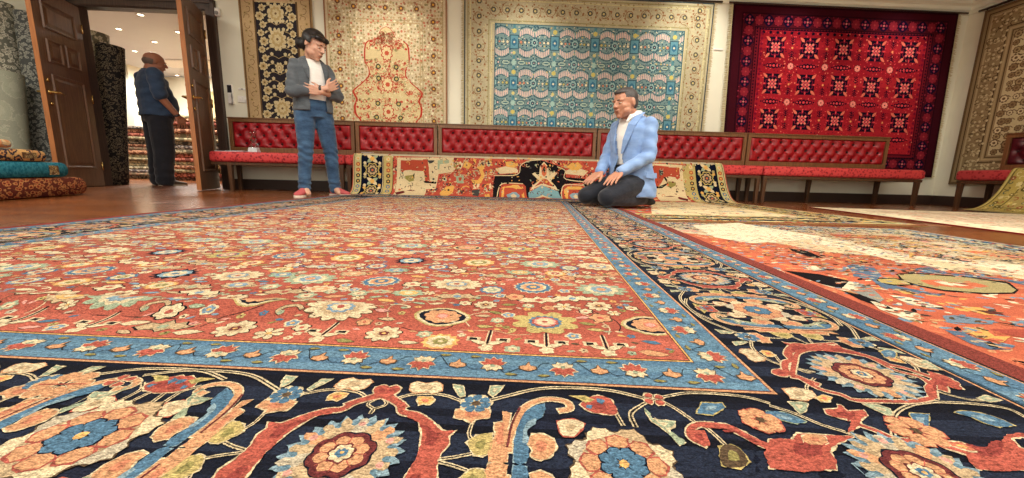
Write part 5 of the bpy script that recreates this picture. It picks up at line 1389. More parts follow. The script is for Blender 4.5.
class Body:
    def __init__(s): s.bm=bmesh.new()
    def loft(s,rings,n=20):
        """rings: (centre, half width, half depth[, yaw, (fwd tilt)])"""
        R=[]
        for r in rings:
            c=Vector(r[0]); rx,ry=r[1],r[2]; yaw=r[3] if len(r)>3 else 0; tl=r[4] if len(r)>4 else 0
            M=Matrix.Rotation(yaw,3,'Z')@Matrix.Rotation(tl,3,'X')
            R.append([s.bm.verts.new(c+M@Vector((rx*math.copysign(abs(math.cos(2*PI*k/n))**.85,math.cos(2*PI*k/n)),ry*math.copysign(abs(math.sin(2*PI*k/n))**.85,math.sin(2*PI*k/n)),0))) for k in range(n)])
        for a,b_ in zip(R,R[1:]):
            for k in range(n): s.bm.faces.new((a[k],a[(k+1)%n],b_[(k+1)%n],b_[k]))
        s.bm.faces.new(R[0][::-1]); s.bm.faces.new(R[-1])
    def limb(s,pts,rad,n=14):
        """tapered round limb along joints with ball joints"""
        for i in range(len(pts)-1):
            a,b_=Vector(pts[i]),Vector(pts[i+1]); ra,rb_=rad[i],rad[i+1]; d=b_-a; L=d.length
            if L<1e-6: continue
            q=d.to_track_quat('Z','Y').to_matrix()
            R=[]
            for t in (0,.33,.66,1):
                r=ra+(rb_-ra)*t; R.append([s.bm.verts.new(a+d*t+q@Vector((r*math.cos(2*PI*k/n),r*math.sin(2*PI*k/n),0))) for k in range(n)])
            for A,B in zip(R,R[1:]):
                for k in range(n): s.bm.faces.new((A[k],A[(k+1)%n],B[(k+1)%n],B[k]))
            s.bm.faces.new(R[0][::-1]); s.bm.faces.new(R[-1])
        for p,r in zip(pts,rad): s.ell(p,r*1.0,r*1.0,r*1.0)
    def ell(s,c,rx,ry,rz,M=None,seg=16):
        mm=Matrix.Translation(c)@(M.to_4x4() if M else Matrix.Identity(4))@Matrix.Diagonal((rx,ry,rz,1))
        bmesh.ops.create_uvsphere(s.bm,u_segments=seg,v_segments=seg//2+2,radius=1,matrix=mm)
    def bake(s,name,mat,parent,voxel,smooth=6,fac=.5,delete=None,thick=0,disp=None):
        bmesh.ops.recalc_face_normals(s.bm,faces=s.bm.faces[:])
        me=bpy.data.meshes.new('tmp'); s.bm.to_mesh(me); s.bm.free()
        o=bpy.data.objects.new('tmp',me); COL.objects.link(o)
        m=o.modifiers.new('r','REMESH'); m.mode='VOXEL'; m.voxel_size=voxel; m.adaptivity=0
        m=o.modifiers.new('s','SMOOTH'); m.iterations=smooth; m.factor=fac
        dg=bpy.context.evaluated_depsgraph_get(); dg.update(); ev=o.evaluated_get(dg)
        me2=bpy.data.meshes.new_from_object(ev); bpy.data.objects.remove(o)
        if disp: 
            for v in me2.vertices: v.co=v.co+v.normal*disp(v.co)
        if delete:
            bm=bmesh.new(); bm.from_mesh(me2); dv=[v for v in bm.verts if delete(v.co)]; bmesh.ops.delete(bm,geom=dv,context='VERTS'); bm.to_mesh(me2); bm.free()
        me2.name=name; me2.polygons.foreach_set('use_smooth',[True]*len(me2.polygons)); me2.materials.clear()
        ob=link(name,me2,mat,parent)
        if thick:
            m=ob.modifiers.new('t','SOLIDIFY'); m.thickness=thick; m.offset=0
        return ob
def Mh(yaw,pit,roll=0): return Matrix.Rotation(yaw,3,'Z')@Matrix.Rotation(pit,3,'X')@Matrix.Rotation(roll,3,'Y')
def head(b,c,M,jaw=1.0,belly=0):
    """skull, face and ears; local -Y is forward"""
    c=Vector(c)
    def E(x,y,z,rx,ry,rz,seg=16): b.ell(c+M@Vector((x,y,z)),rx,ry,rz,M,seg)
    E(0,.012,.028,.074,.092,.082); E(0,-.012,-.020,.064,.078,.075); E(0,-.034,-.066,.044*jaw,.046,.040); E(0,-.062,-.092,.022*jaw,.020,.016)
    for s_ in (-1,1):
        E(s_*.036*jaw,-.020,-.056,.024,.045,.030); E(s_*.033,-.050,-.020,.026,.024,.026)     # jaw corner, cheek
        E(s_*.029,-.070,.022,.024,.014,.010)     # brow
        E(s_*.075,.010,-.004,.009,.018,.030,10)  # ear
        E(s_*.011,-.094,-.024,.008,.010,.007,8)  # nostril wings
    b.limb([c+M@Vector((0,-.083,.014)),c+M@Vector((0,-.098,-.008)),c+M@Vector((0,-.105,-.020))],[.008,.010,.0115],10)
    E(0,-.084,-.048,.022,.010,.006,12); E(0,-.082,-.058,.019,.010,.007,12)
def face_parts(root,c,M,brow,iris,open_=1.0):
    c=Vector(c)
    bml=bmesh.new()
    def sp(bm,x,y,z,rx,ry,rz): bmesh.ops.create_uvsphere(bm,u_segments=12,v_segments=8,radius=1,matrix=Matrix.Translation(c+M@Vector((x,y,z)))@M.to_4x4()@Matrix.Diagonal((rx,ry,rz,1)))
    for s_ in (-1,1):
        bmw=bmesh.new(); bmi=bmesh.new(); bmb=bmesh.new()
        sp(bmw,s_*.030,-.0765,.002,.0125,.009,.0058*open_); sp(bmi,s_*.030,-.0840,.001,.0055,.0028,.0052*open_)
        bw=[c+M@Vector((s_*(.014+.008*k),-.0885+.0018*k+.0011*k*k,.0215+.0030*math.sin(k*.8))) for k in range(5)]; tube(bmb,bw,[.0028,.0036,.0034,.0028,.0018],8)
        ey=fin(bmw,'eye',MAT_EYE,root,smooth=True); fin(bmi,'iris',iris,ey,smooth=True); fin(bmb,'eyebrow',brow,root,smooth=True)
    sp(bml,0,-.0925,-.0535,.021,.0035,.0022)
    fin(bml,'mouth_line',MAT_LIP,root,smooth=True)
MAT_EYE=simple('eye_white',(206,196,186),.3); MAT_IRIS=simple('dark_iris',(26,18,14),.25); MAT_LIP=simple('lip_line',(120,62,54),.6)
def hand(b,wrist,d,side,nrm,curl=.35,size=1.0):
    """wrist point, direction of the fingers, thumb side, palm normal (points out of the palm)"""
    w=Vector(wrist); d=Vector(d).normalized(); sd=Vector(side); sd=(sd-d*sd.dot(d)).normalized(); nn=Vector(nrm); nn=(nn-d*nn.dot(d)-sd*nn.dot(sd)).normalized()
    S_=size
    for k in range(4):
        o=(.5-k/3)*.074*S_
        b.limb([w+sd*o*.6,w+d*.045*S_+sd*o*.9,w+d*.088*S_+sd*o],[.015*S_,.0145*S_,.0115*S_],8)
        ln=(.068,.076,.071,.056)[k]*S_; p=w+d*.088*S_+sd*o; a=curl*(.5+.12*k); r0=.0100*S_
        pts=[p]; dd=d.copy()
        for seg,f in ((0,.42),(1,.32),(2,.26)):
            a2=a*(.6+.5*seg); dd=(dd*math.cos(a2)+nn*math.sin(a2)).normalized(); p=p+dd*ln*f+sd*(.002*(1.5-k)); pts.append(p)
        b.limb(pts,[r0,r0*.92,r0*.84,r0*.72],8)
    p0=w+d*.018*S_+sd*.026*S_; p1=p0+(d*.6+sd*.75+nn*.2).normalized()*.040*S_; p2=p1+(d*.85+sd*.35+nn*.25).normalized()*.030*S_; p3=p2+(d*.95+sd*.1+nn*.3).normalized()*.022*S_
    b.limb([p0,p1,p2,p3],[.017*S_,.0135*S_,.011*S_,.0085*S_],8)
def shoe(root,ankle,yaw,mat,sole,ln=.27,w=.047,pitch=0,name='shoe'):
    M=Matrix.Translation(ankle)@Matrix.Rotation(yaw,4,'Z')@Matrix.Rotation(pitch,4,'X')
    bm=bmesh.new(); n=18; R=[]
    # sections from heel (y=+) to toe (y=-)
    for y,hw,h in ((.065,.018,.05),(.055,.033,.075),(.02,.036,.085),(-.03,.037,.080),(-.08,.043,.058),(-.13,.047,.043),(-.17,.043,.034),(-.195,.028,.026),(-.203,.012,.018)):
        R.append([bm.verts.new(M@Vector((hw*w/.047*math.cos(2*PI*k/n),y*ln/.27,max(.016,.016+h*.5+h*.55*math.sin(2*PI*k/n))))) for k in range(n)])
    for a,b_ in zip(R,R[1:]):
        for k in range(n): bm.faces.new((a[k],a[(k+1)%n],b_[(k+1)%n],b_[k]))
    bm.faces.new(R[0][::-1]); bm.faces.new(R[-1]); s_=fin(bm,name,mat,root,smooth=True)
    bm=bmesh.new(); out=[]
    for y,hw in ((.07,.02),(.058,.036),(.02,.039),(-.03,.038),(-.08,.045),(-.13,.049),(-.17,.045),(-.197,.03),(-.208,.012)): out.append((hw*w/.047,y*ln/.27))
    lo=[];hi=[]
    for sg in (1,-1):
        for hw,y in (out if sg==1 else out[::-1]): lo.append(bm.verts.new(M@Vector((sg*hw,y,0)))); hi.append(bm.verts.new(M@Vector((sg*hw,y,.020))))
    m=len(lo); bm.faces.new(lo[::-1]); bm.faces.new(hi)
    for k in range(m): bm.faces.new((lo[k],lo[(k+1)%m],hi[(k+1)%m],hi[k]))
    fin(bm,'sole',sole,s_)
def strip(name,pts,w,nrm,mat,root,th=.004):
    """flat band of cloth through points (lapel, placket, belt)"""
    bm=bmesh.new(); A=[]
    for i,p in enumerate(pts):
        p=Vector(p); a=Vector(pts[max(i-1,0)]); b_=Vector(pts[min(i+1,len(pts)-1)]); d=(b_-a).normalized(); nn=Vector(nrm[i] if isinstance(nrm,list) else nrm).normalized(); s_=d.cross(nn).normalized(); ww=w[i] if isinstance(w,(list,tuple)) else w
        A.append([bm.verts.new(p+s_*ww/2),bm.verts.new(p-s_*ww/2),bm.verts.new(p-s_*ww/2+nn*th),bm.verts.new(p+s_*ww/2+nn*th)])
    for a,b_ in zip(A,A[1:]):
        for k in range(4): bm.faces.new((a[k],a[(k+1)%4],b_[(k+1)%4],b_[k]))
    bm.faces.new(A[0][::-1]); bm.faces.new(A[-1]); return fin(bm,name,mat,root,bevel=0)
hair_black=simple('black_hair',(24,20,20),.45,nscale=120,lo=.6,hi=1.5,stretch=(3,3,.4)); hair_grey=simple('grey_hair',(66,60,58),.6,nscale=160,lo=.6,hi=1.5)

# --- standing person with crossed arms
def standing():
    root=empty('person',(-2.02,3.97,.0),math.radians(46)); tag(root,'standing person with black tied hair, grey blazer, white shirt and jeans, arms crossed','person')
    skin=skin_mat('skin_warm',(206,158,134)); z0=0
    hipL,hipR=(.085,.01,.83),(-.085,.01,.83); kL,kR=(.135,-.02,.45),(-.11,-.03,.45); aL,aR=(.175,.02,.085),(-.135,.0,.085)
    sL,sR=(.145,.01,1.265),(-.145,.01,1.265); eL,eR=(.215,-.07,1.01),(-.215,-.07,1.00); wL,wR=(.0,-.205,1.01),(.05,-.225,1.045)
    hc=Vector((.010,-.085,1.455)); HM=Mh(math.radians(30),math.radians(26),0)*1.17
    b=Body(); head(b,hc,HM,jaw=1.1)
    b.limb([(0,.015,1.31),hc+HM@Vector((0,.02,-.05))],[.058,.052])
    b.loft([((0,0,.80),.12,.085),((0,0,.88),.13,.088),((0,0,1.0),.112,.078),((0,0,1.15),.125,.088),((0,0,1.25),.135,.088),((0,.01,1.31),.10,.07),((0,.01,1.35),.06,.055)])
    for h,k,a in ((hipL,kL,aL),(hipR,kR,aR)):
        b.limb([h,k,a],[.080,.052,.036]); b.limb([a,(a[0],a[1]-.10,.035)],[.034,.028])
    b.limb([sL,eL,wL],[.048,.038,.025]); b.limb([sR,eR,wR],[.048,.038,.025])
    hand(b,wR,(.75,-.05,.42),(0,-.3,1),(.3,.9,-.1),.5,.92); hand(b,wL,(-.9,.25,.12),(0,-.3,1),(0,.8,.2),.3,.92)
    b.bake('body',skin,root,.0048,9)
    face_parts(root,hc,HM,hair_black,MAT_IRIS,.6)
    # hair: full cap parted at the side, gathered at the nape
    h=Body(); inv=HM.inverted()
    h.ell(hc+HM@Vector((0,.020,.036)),.085,.100,.086,HM); h.ell(hc+HM@Vector((0,.065,-.02)),.066,.050,.06,HM); h.ell(hc+HM@Vector((-.03,.105,-.035)),.042,.040,.046,HM); h.ell(hc+HM@Vector((.030,-.052,.066)),.045,.032,.024,HM); h.ell(hc+HM@Vector((-.030,-.050,.068)),.050,.036,.024,HM)
    for s_ in (-1,1): h.ell(hc+HM@Vector((s_*.070,-.008,.030)),.018,.050,.045,HM)
    h.bake('hair',hair_black,root,.006,4,delete=lambda c:(lambda q:(q.y<-.035 and q.z<.048) or (q.z<.0 and q.y<.01))(inv@(c-hc)))
    # jeans
    jm=cloth_mat('blue_denim',(24,44,72),(74,106,140),.85,220,.014); t=Body()
    t.loft([((0,.01,.78),.150,.115),((0,.01,.86),.152,.118),((0,0,.93),.142,.110),((0,0,.965),.138,.106)])
    for h_,k,a in ((hipL,kL,aL),(hipR,kR,aR)):
        t.limb([(h_[0],h_[1],h_[2]-.02),((h_[0]+k[0])/2,(h_[1]+k[1])/2,(h_[2]+k[2])/2),k,((k[0]+a[0])/2,(k[1]+a[1])/2+.01,(k[2]+a[2])/2),(a[0],a[1],.075)],[.100,.086,.070,.062,.058])
    jd=lambda c: .0045*math.sin(c.z*95+c.x*30+math.sin(c.x*40)*1.5)*math.exp(-((c.z-.42)/.10)**2)+.005*math.sin(c.z*120+c.x*20)*math.exp(-((c.z-.12)/.06)**2)+.003*math.sin(c.z*60+c.y*50)*math.exp(-((c.z-.75)/.08)**2)
    t.bake('jeans',jm,root,.008,5,disp=jd)
    bm=bmesh.new(); lathe(bm,[(.1,0)],4) if False else None
    bm.free()
    # white shirt
    sh=Body(); sh.loft([((0,0,.90),.140,.108),((0,-.002,1.02),.138,.106),((0,-.002,1.13),.146,.114),((0,0,1.24),.150,.106),((0,.005,1.31),.108,.078),((0,.006,1.345),.075,.066)])
    sh.bake('shirt',cloth_mat('white_cotton',(226,222,216),(244,242,238),.8,300,.006),root,.008,5,delete=lambda c:c.z>1.335-.25*max(0,-c.y-.03)or c.z<.905)
    # blazer, open at the front, sleeves pushed up
    jk=Body(); jm2=cloth_mat('grey_blazer',(64,70,76),(100,106,112),.9,380,.008)
    jk.loft([((0,.01,.84),.182,.142),((0,.01,.92),.176,.136),((0,.005,1.05),.166,.128),((0,.0,1.15),.168,.132),((0,.004,1.24),.168,.122),((0,.008,1.315),.122,.088),((0,.012,1.35),.082,.070)])
    for s_,e_,w_ in ((sL,eL,wL),(sR,eR,wR)):
        e=Vector(e_); w=Vector(w_); jk.limb([s_,e,e+(w-e)*.42],[.056,.054,.046])
    dd=lambda c:.004*math.sin(c.z*70+c.x*45)*(1 if abs(c.x)>.17 else .4)
    jk.bake('blazer',jm2,root,.008,5,delete=lambda c:(c.y<-.03 and -.062-.02*(1.3-c.z)<c.x<.070+.03*(1.3-c.z) and not (1.02<c.z<1.17 and abs(c.x)>.9)) and (c.y>-.175 or c.z<.93 or c.z>1.10),thick=.006,disp=dd)
    for sg in (-1,1):
        strip('lapel',[(sg*.055,.030,1.36),(sg*.085,-.065,1.30),(sg*.085,-.118,1.22),(sg*.076,-.140,1.13)],[.03,.045,.05,.012],(sg*.25,-1,.2),jm2,root,.007)
    # cuffs end of sleeves, watch
    e=Vector(eR); w=Vector(wR); q=e+(w-e)*.78; bm=bmesh.new(); tube(bm,[q,q+(w-e).normalized()*.022],.0345,14); fin(bm,'watch',dark_pl,root,smooth=True)['label']='dark wrist watch'
    red=simple('coral_canvas',(186,84,86),.8,nscale=200); sole=simple('pale_sole',(222,206,190),.6)
    shoe(root,(aR[0],aR[1]-.005,0),math.radians(-40),red,sole,.25,.046); shoe(root,(aL[0],aL[1]-.005,0),math.radians(22),red,sole,.25,.046)
standing()

# --- kneeling man
def kneeling():
    root=empty('person',(1.02,3.44,.019),math.radians(-58)); root.scale=(1.08,1.0,1.0); tag(root,'kneeling person in light blue blazer, white shirt and dark trousers, hands on thighs','person')
    skin=skin_mat('skin_tan',(186,132,106))
    sL,sR=(.165,.02,.700),(-.165,.02,.700); eL,eR=(.210,-.02,.43),(-.225,-.03,.43); wL,wR=(.095,-.225,.290),(-.115,-.225,.290)
    hc=Vector((0,-.105,.875)); HM=Mh(math.radians(-4),math.radians(10),0)*1.12
    kL,kR=(.105,-.36,.085),(-.115,-.37,.085)
    b=Body(); head(b,hc,HM,jaw=1.12)
    b.limb([(0,.01,.75),hc+HM@Vector((0,.02,-.045))],[.064,.060])
    b.loft([((0,.03,.17),.13,.10),((0,.03,.26),.135,.10),((0,.02,.40),.118,.082),((0,.0,.56),.13,.092),((0,.0,.66),.14,.09),((0,.005,.735),.12,.08),((0,.01,.78),.065,.06)])
    for s_,k in ((1,kL),(-1,kR)):
        b.limb([(s_*.09,.02,.20),k],[.085,.060]); b.limb([k,(s_*.09,.03,.065),(s_*.07,.10,.05)],[.055,.045,.035]); b.limb([(s_*.07,.10,.045),(s_*.06,.24,.035)],[.034,.026])
    b.limb([sL,eL,wL],[.052,.040,.028]); b.limb([sR,eR,wR],[.052,.040,.028])
    hand(b,wL,(.16,-.80,-.50),(-1,0,0),(0,.35,-.9),.12,1.12); hand(b,wR,(-.05,-.80,-.50),(1,0,0),(0,.35,-.9),.12,1.12)
    b.bake('body',skin,root,.0048,9)
    face_parts(root,hc,HM,hair_grey,MAT_IRIS,.75)
    h=Body(); inv=HM.inverted()
    h.ell(hc+HM@Vector((0,.018,.034)),.077,.093,.081,HM); h.ell(hc+HM@Vector((0,-.020,.078)),.058,.058,.030,HM); h.ell(hc+HM@Vector((0,.045,-.005)),.070,.058,.065,HM)
    h.bake('hair',hair_grey,root,.006,4,delete=lambda c:(lambda q:(q.y<-.045 and q.z<.070) or (q.y<-.0 and q.z<.030) or (q.z<.0 and q.y<.03) or q.z<-.055)(inv@(c-hc)))
    tm=cloth_mat('black_trousers',(18,20,28),(32,36,48),.8,260,.010); t=Body()
    t.loft([((0,.035,.13),.165,.13),((0,.035,.22),.170,.135),((0,.03,.34),.150,.118),((0,.03,.38),.145,.112)])
    for s_,k in ((1,kL),(-1,kR)):
        t.limb([(s_*.085,.02,.20),(s_*.10,-.16,.155),k],[.112,.098,.074]); t.limb([k,(s_*.10,-.12,.07),(s_*.09,.05,.072),(s_*.075,.12,.06)],[.070,.066,.062,.050])
    t.bake('trousers',tm,root,.009,5)
    bl=simple('black_sock',(22,22,26),.8)
    for s_ in (1,-1):
        q=Body(); q.limb([(s_*.072,.10,.055),(s_*.068,.17,.055),(s_*.06,.245,.040),(s_*.058,.285,.034)],[.046,.044,.038,.026]); q.bake('sock',bl,root,.008,4)
    sh=Body(); sh.loft([((0,.02,.36),.145,.108),((0,.0,.50),.150,.112),((0,-.002,.60),.155,.120),((0,0,.69),.150,.106),((0,.005,.755),.105,.078),((0,.008,.795),.078,.072)])
    wm_=cloth_mat('white_shirt',(228,226,220),(246,244,240),.75,300,.005)
    sh.bake('shirt',wm_,root,.008,5,delete=lambda c:c.z>.80-.42*max(0,-c.y-.02))
    for sg in (-1,1): strip('shirt_collar',[(sg*.064,.045,.808),(sg*.074,-.015,.800),(sg*.052,-.080,.765),(sg*.036,-.108,.72)],[.03,.036,.036,.010],(sg*.6,-.8,.3),wm_,root,.006)
    jk=Body(); jm=cloth_mat('light_blue_blazer',(106,138,190),(146,174,214),.8,420,.007)
    jk.loft([((.0,.050,.085),.215,.170),((0,.045,.17),.210,.165),((0,.03,.30),.190,.145),((0,.01,.44),.170,.128),((0,0,.57),.174,.132),((0,0,.66),.180,.124),((0,.005,.735),.132,.094),((0,.012,.775),.088,.076)])
    for s_,e_,w_ in ((sL,eL,wL),(sR,eR,wR)):
        e=Vector(e_); w=Vector(w_); jk.limb([s_,e,w-(w-e).normalized()*.02],[.058,.054,.043])
    dd=lambda c:.004*math.sin(c.z*55+c.y*40)*(1 if abs(c.x)>.18 else .35)
    jk.bake('blazer',jm,root,.009,5,delete=lambda c:(c.y<-.02 and abs(c.x)<.020+.05*max(0,(c.z-.42)/.36)+.42*max(0,.40-c.z) and not(c.y<-.17 and c.z>.2)) ,thick=.007,disp=dd)
    for sg in (-1,1):
        strip('lapel',[(sg*.078,.040,.805),(sg*.095,-.04,.765),(sg*.090,-.105,.69),(sg*.065,-.138,.56),(sg*.034,-.138,.45)],[.035,.055,.065,.05,.012],(sg*.30,-1,.15),jm,root,.007)
    strip('pocket_flap',[(-.209,-.04,.275),(-.213,.03,.27),(-.205,.10,.272)],.045,(-1,-.1,.1),jm,root,.006)
    strip('pocket_flap',[(.209,-.04,.275),(.213,.03,.27),(.205,.10,.272)],.045,(1,-.1,.1),jm,root,.006)
    e=Vector(eL); w=Vector(wL); bm=bmesh.new(); tube(bm,[w-(w-e).normalized()*.012,w+(w-e).normalized()*.012],.034,14); fin(bm,'watch',dark_pl,root,smooth=True)['label']='dark wrist watch'
kneeling()

# --- bald man in the doorway
def doorway_man():
    root=empty('person',(-4.93,5.42,0),math.radians(148)); root.scale=(1.10,1.12,1.02); tag(root,'bald person in dark blue polo shirt and black trousers, seen from behind in the doorway','person')
    skin=skin_mat('skin_ruddy',(168,110,84))
    sL,sR=(.205,.03,1.43),(-.205,.03,1.43); eL,eR=(.265,.03,1.15),(-.270,.02,1.15); wL,wR=(.25,-.11,.93),(-.255,-.13,.925)
    hc=Vector((0,-.045,1.62)); HM=Mh(math.radians(-6),math.radians(10),0)*1.1
    b=Body(); head(b,hc,HM,jaw=1.15)
    b.limb([(0,.02,1.47),hc+HM@Vector((0,.022,-.05))],[.066,.064])
    b.loft([((0,.0,.88),.17,.13),((0,-.03,1.0),.175,.16),((0,-.03,1.12),.175,.165),((0,0,1.28),.185,.13),((0,.01,1.40),.19,.115),((0,.015,1.47),.12,.08),((0,.02,1.50),.07,.065)])
    for s_ in (1,-1):
        b.limb([(s_*.09,0,.88),(s_*.095,0,.47),(s_*.10,.03,.08)],[.09,.058,.04]); b.limb([(s_*.10,.03,.07),(s_*.10,-.08,.035)],[.034,.028])
    b.limb([sL,eL,wL],[.055,.045,.030]); b.limb([sR,eR,wR],[.055,.045,.030])
    hand(b,wL,(-.05,-.35,-.9),(-.2,-.9,.2),(-.9,0,0),.5,1.0); hand(b,wR,(.05,-.35,-.9),(.2,-.9,.2),(.9,0,0),.5,1.0)
    b.bake('body',skin,root,.0048,9); face_parts(root,hc,HM,hair_grey,MAT_IRIS,.7)
    h=Body(); inv=HM.inverted(); h.ell(hc+HM@Vector((0,.022,-.005)),.0775,.088,.060,HM)
    h.bake('cropped_hair',simple('cropped_grey_hair',(112,92,80),.8,nscale=200,lo=.8,hi=1.2),root,.006,3,delete=lambda c:(lambda q:q.z>.022 or q.y<.022)(inv@(c-hc)))
    tm=cloth_mat('dark_trousers',(22,22,28),(34,34,42),.85,260,.012); t=Body()
    t.loft([((0,0,.84),.178,.140),((0,-.01,.92),.180,.150),((0,-.02,.98),.176,.155)])
    for s_ in (1,-1): t.limb([(s_*.088,0,.86),(s_*.095,0,.66),(s_*.098,0,.45),(s_*.102,.02,.25),(s_*.104,.025,.065)],[.122,.116,.106,.098,.092])
    t.bake('trousers',tm,root,.009,5,disp=lambda c:.004*math.sin(c.z*60+c.x*30)*math.exp(-((c.z-.15)/.15)**2))
    pm=cloth_mat('navy_polo',(40,54,76),(58,76,102),.85,320,.012); p=Body()
    p.loft([((0,-.01,.90),.192,.168),((0,-.03,1.0),.198,.182),((0,-.03,1.12),.196,.184),((0,0,1.27),.205,.150),((0,.008,1.39),.210,.132),((0,.015,1.455),.150,.096),((0,.02,1.495),.088,.080)])
    for s_,e_ in ((sL,eL),(sR,eR)):
        s__=Vector(s_); e=Vector(e_); p.limb([s__,s__+(e-s__)*.92],[.082,.072])
    p.bake('polo_shirt',pm,root,.009,5,delete=lambda c:c.z<.915,thick=.005,disp=lambda c:.004*math.sin(c.z*50+c.y*35))
    bm=bmesh.new(); lathe(bm,[(.082,1.475),(.074,1.515),(.068,1.515),(.074,1.475)],20,Matrix.Translation((0,.018,0))); fin(bm,'polo_collar',pm,root,smooth=True)
    e=Vector(eR); w=Vector(wR); bm=bmesh.new(); tube(bm,[w-(w-e).normalized()*.03,w-(w-e).normalized()*.005],.034,14); fin(bm,'watch',dark_pl,root,smooth=True)['label']='dark wrist watch'
    sm=simple('brown_suede',(92,80,68),.8); sole=simple('tan_sole',(150,136,116),.7)
    shoe(root,(.104,.02,0),math.radians(-6),sm,sole,.29,.052); shoe(root,(-.104,.02,0),math.radians(10),sm,sole,.29,.052)
doorway_man()

# ------------------------------------------------------------------ rolled and folded carpets
def carpet_mat(name,cols,scale=14,stretch=(1,1,1),rough=.95,band=None):
    """worked carpet pattern: voronoi rosettes over noise"""
    b=NB(name,rough); b.p.inputs['Specular IOR Level'].default_value=.1; v=b.coord(stretch)
    vo=b.n('ShaderNodeTexVoronoi'); vo.inputs['Scale'].default_value=scale; b.l(v,vo.inputs['Vector'])
    f=b.noise(v,scale*1.7,4,.7); m=b.n('ShaderNodeMath',operation='ADD'); b.l(vo.outputs['Distance'],m.inputs[0]); b.l(f,m.inputs[1])
    n=len(cols); r=b.ramp(m.outputs[0],[(.45+.75*i/(n-1),rgb(*c)) for i,c in enumerate(cols)]); r.node.color_ramp.interpolation='CONSTANT'
    c=b.mul(r,b.noise(b.coord(),260,2),.8,1.15); b.color(c); b.bump(f,.003); return b.m
def rolled(x,y,r,h,lean_x,lean_y,mat,label,cap,z=0.0,group=None,turns=4):
    """upright roll with a spiral end"""
    root=empty('rolled_carpet',(x,y,z)); tag(root,label,'rolled carpet',group)
    top=Vector((lean_x,lean_y,h)); ax=top.normalized(); a=ax.cross(Vector((0,1,0))).normalized(); b_=ax.cross(a)
    bm=bmesh.new(); n=40; R=[]
    for i in range(9):
        t=i/8; c=top*t; c.z=h*t; R.append([bm.verts.new(c+a*(r*(1+.02*math.sin(5*t+k*.3)))*math.cos(2*PI*k/n)+b_*r*math.sin(2*PI*k/n)) for k in range(n)])
    for A,B in zip(R,R[1:]):
        for k in range(n): bm.faces.new((A[k],A[(k+1)%n],B[(k+1)%n],B[k]))
    bm.faces.new(R[0][::-1]); o=fin(bm,'roll',mat,root,smooth=True)
    bm=bmesh.new(); prev=None
    for i in range(turns*24+1):
        t=i/(turns*24); ang=t*turns*2*PI; rr=r*(.12+.86*t); w=.010
        p=top+a*rr*math.cos(ang)+b_*rr*math.sin(ang); q=top+a*(rr-w)*math.cos(ang)+b_*(rr-w)*math.sin(ang)
        cur=[bm.verts.new(p+ax*.006),bm.verts.new(q+ax*.006),bm.verts.new(q-ax*.03),bm.verts.new(p-ax*.03)]
        if prev:
            for k in range(4): bm.faces.new((prev[k],prev[(k+1)%4],cur[(k+1)%4],cur[k]))
        prev=cur
    fin(bm,'spiral_end',cap,root,smooth=True); return root
cap_m=simple('carpet_backing',(150,136,110),.95,nscale=120)
dark_c=carpet_mat('charcoal_floral_pile',[(36,34,34),(52,48,46),(120,108,88),(40,38,38),(140,128,104)],34)
grey_c=carpet_mat('silver_floral_pile',[(96,96,92),(130,130,122),(160,160,150),(84,86,84),(176,174,160)],30)
pale_c=carpet_mat('pale_sage_backing',[(170,170,150),(160,162,142),(176,174,154),(152,154,136)],5)
iv_c=carpet_mat('ivory_floral_pile',[(190,184,164),(140,136,120),(206,200,180),(112,110,98),(196,190,168)],26)
GR='rolled carpets standing at the doors'
rolled(-5.50,5.28,.138,1.80,.20,.0,dark_c,'dark charcoal floral carpet roll standing in the doorway beside the bald person',cap_m,group=GR)
rolled(-5.84,5.42,.15,2.0,.20,.0,iv_c,'pale patterned carpet roll half hidden behind the charcoal roll',cap_m,group=GR)
P=wp(-5.62,.24,0); rolled(P.x,P.y,.12,1.95,-.0,.06,grey_c,'tall grey carpet roll next to the open left door leaf',cap_m,group=GR)
P=wp(-5.58,.68,0); rolled(P.x,P.y,.16,1.22,-.0,.10,pale_c,'plain sage roll standing in front of the tall rolls',cap_m,group=GR)
P=wp(-5.92,.24,0); rolled(P.x,P.y,.13,2.05,-.02,.04,iv_c,'tall ivory floral carpet roll in the left corner',cap_m,group=GR)
P=wp(-5.95,.72,0); rolled(P.x,P.y,.16,.98,-.0,.10,iv_c,'short ivory floral roll, lowest of the standing rolls',cap_m,group=GR)
# folded carpets piled on the parquet at the left edge
def folded(cx,cy,z0,th,ln,wd,rz,mat,label,edge_mat,end_mat=None,seg=10,name='folded_carpet',group=None,layers=3):
    """carpet folded over on itself: rounded folds at the ends, layers showing as grooves"""
    root=empty(name,(cx,cy,z0),rz); tag(root,label,'folded carpet',group)
    r=th/2; bm=bmesh.new(); prof=[]
    for k in range(seg+1):
        a=-PI/2+PI*k/seg; prof.append((ln/2-r+r*math.cos(a)*1.0,r+r*math.sin(a)))
    for k in range(seg+1):
        a=PI/2+PI*k/seg; prof.append((-ln/2+r+r*math.cos(a),r+r*math.sin(a)))
    rows=[]
    for y,s_ in ((-wd/2,.90),(-wd/2+.012,.97),(-wd/2+.04,1),(wd/2-.04,1),(wd/2-.012,.97),(wd/2,.90)):
        rows.append([bm.verts.new((x*(1-(1-s_)*.1),y,r+(z-r)*s_)) for x,z in prof])
    m=len(prof)
    for A,B in zip(rows,rows[1:]):
        for k in range(m): bm.faces.new((A[k],A[(k+1)%m],B[(k+1)%m],B[k]))
    bm.faces.new(rows[0][::-1]); bm.faces.new(rows[-1]); fin(bm,'folded_body',mat,root,smooth=True)
    return root
kilim1=carpet_mat('rust_geometric_pile',[(70,36,28),(140,60,40),(178,122,74),(96,44,34),(196,160,110)],26,(1,1.6,1.6))
kilim2=carpet_mat('petrol_pile',[(24,84,104),(36,104,122),(20,70,90),(50,120,136)],40)
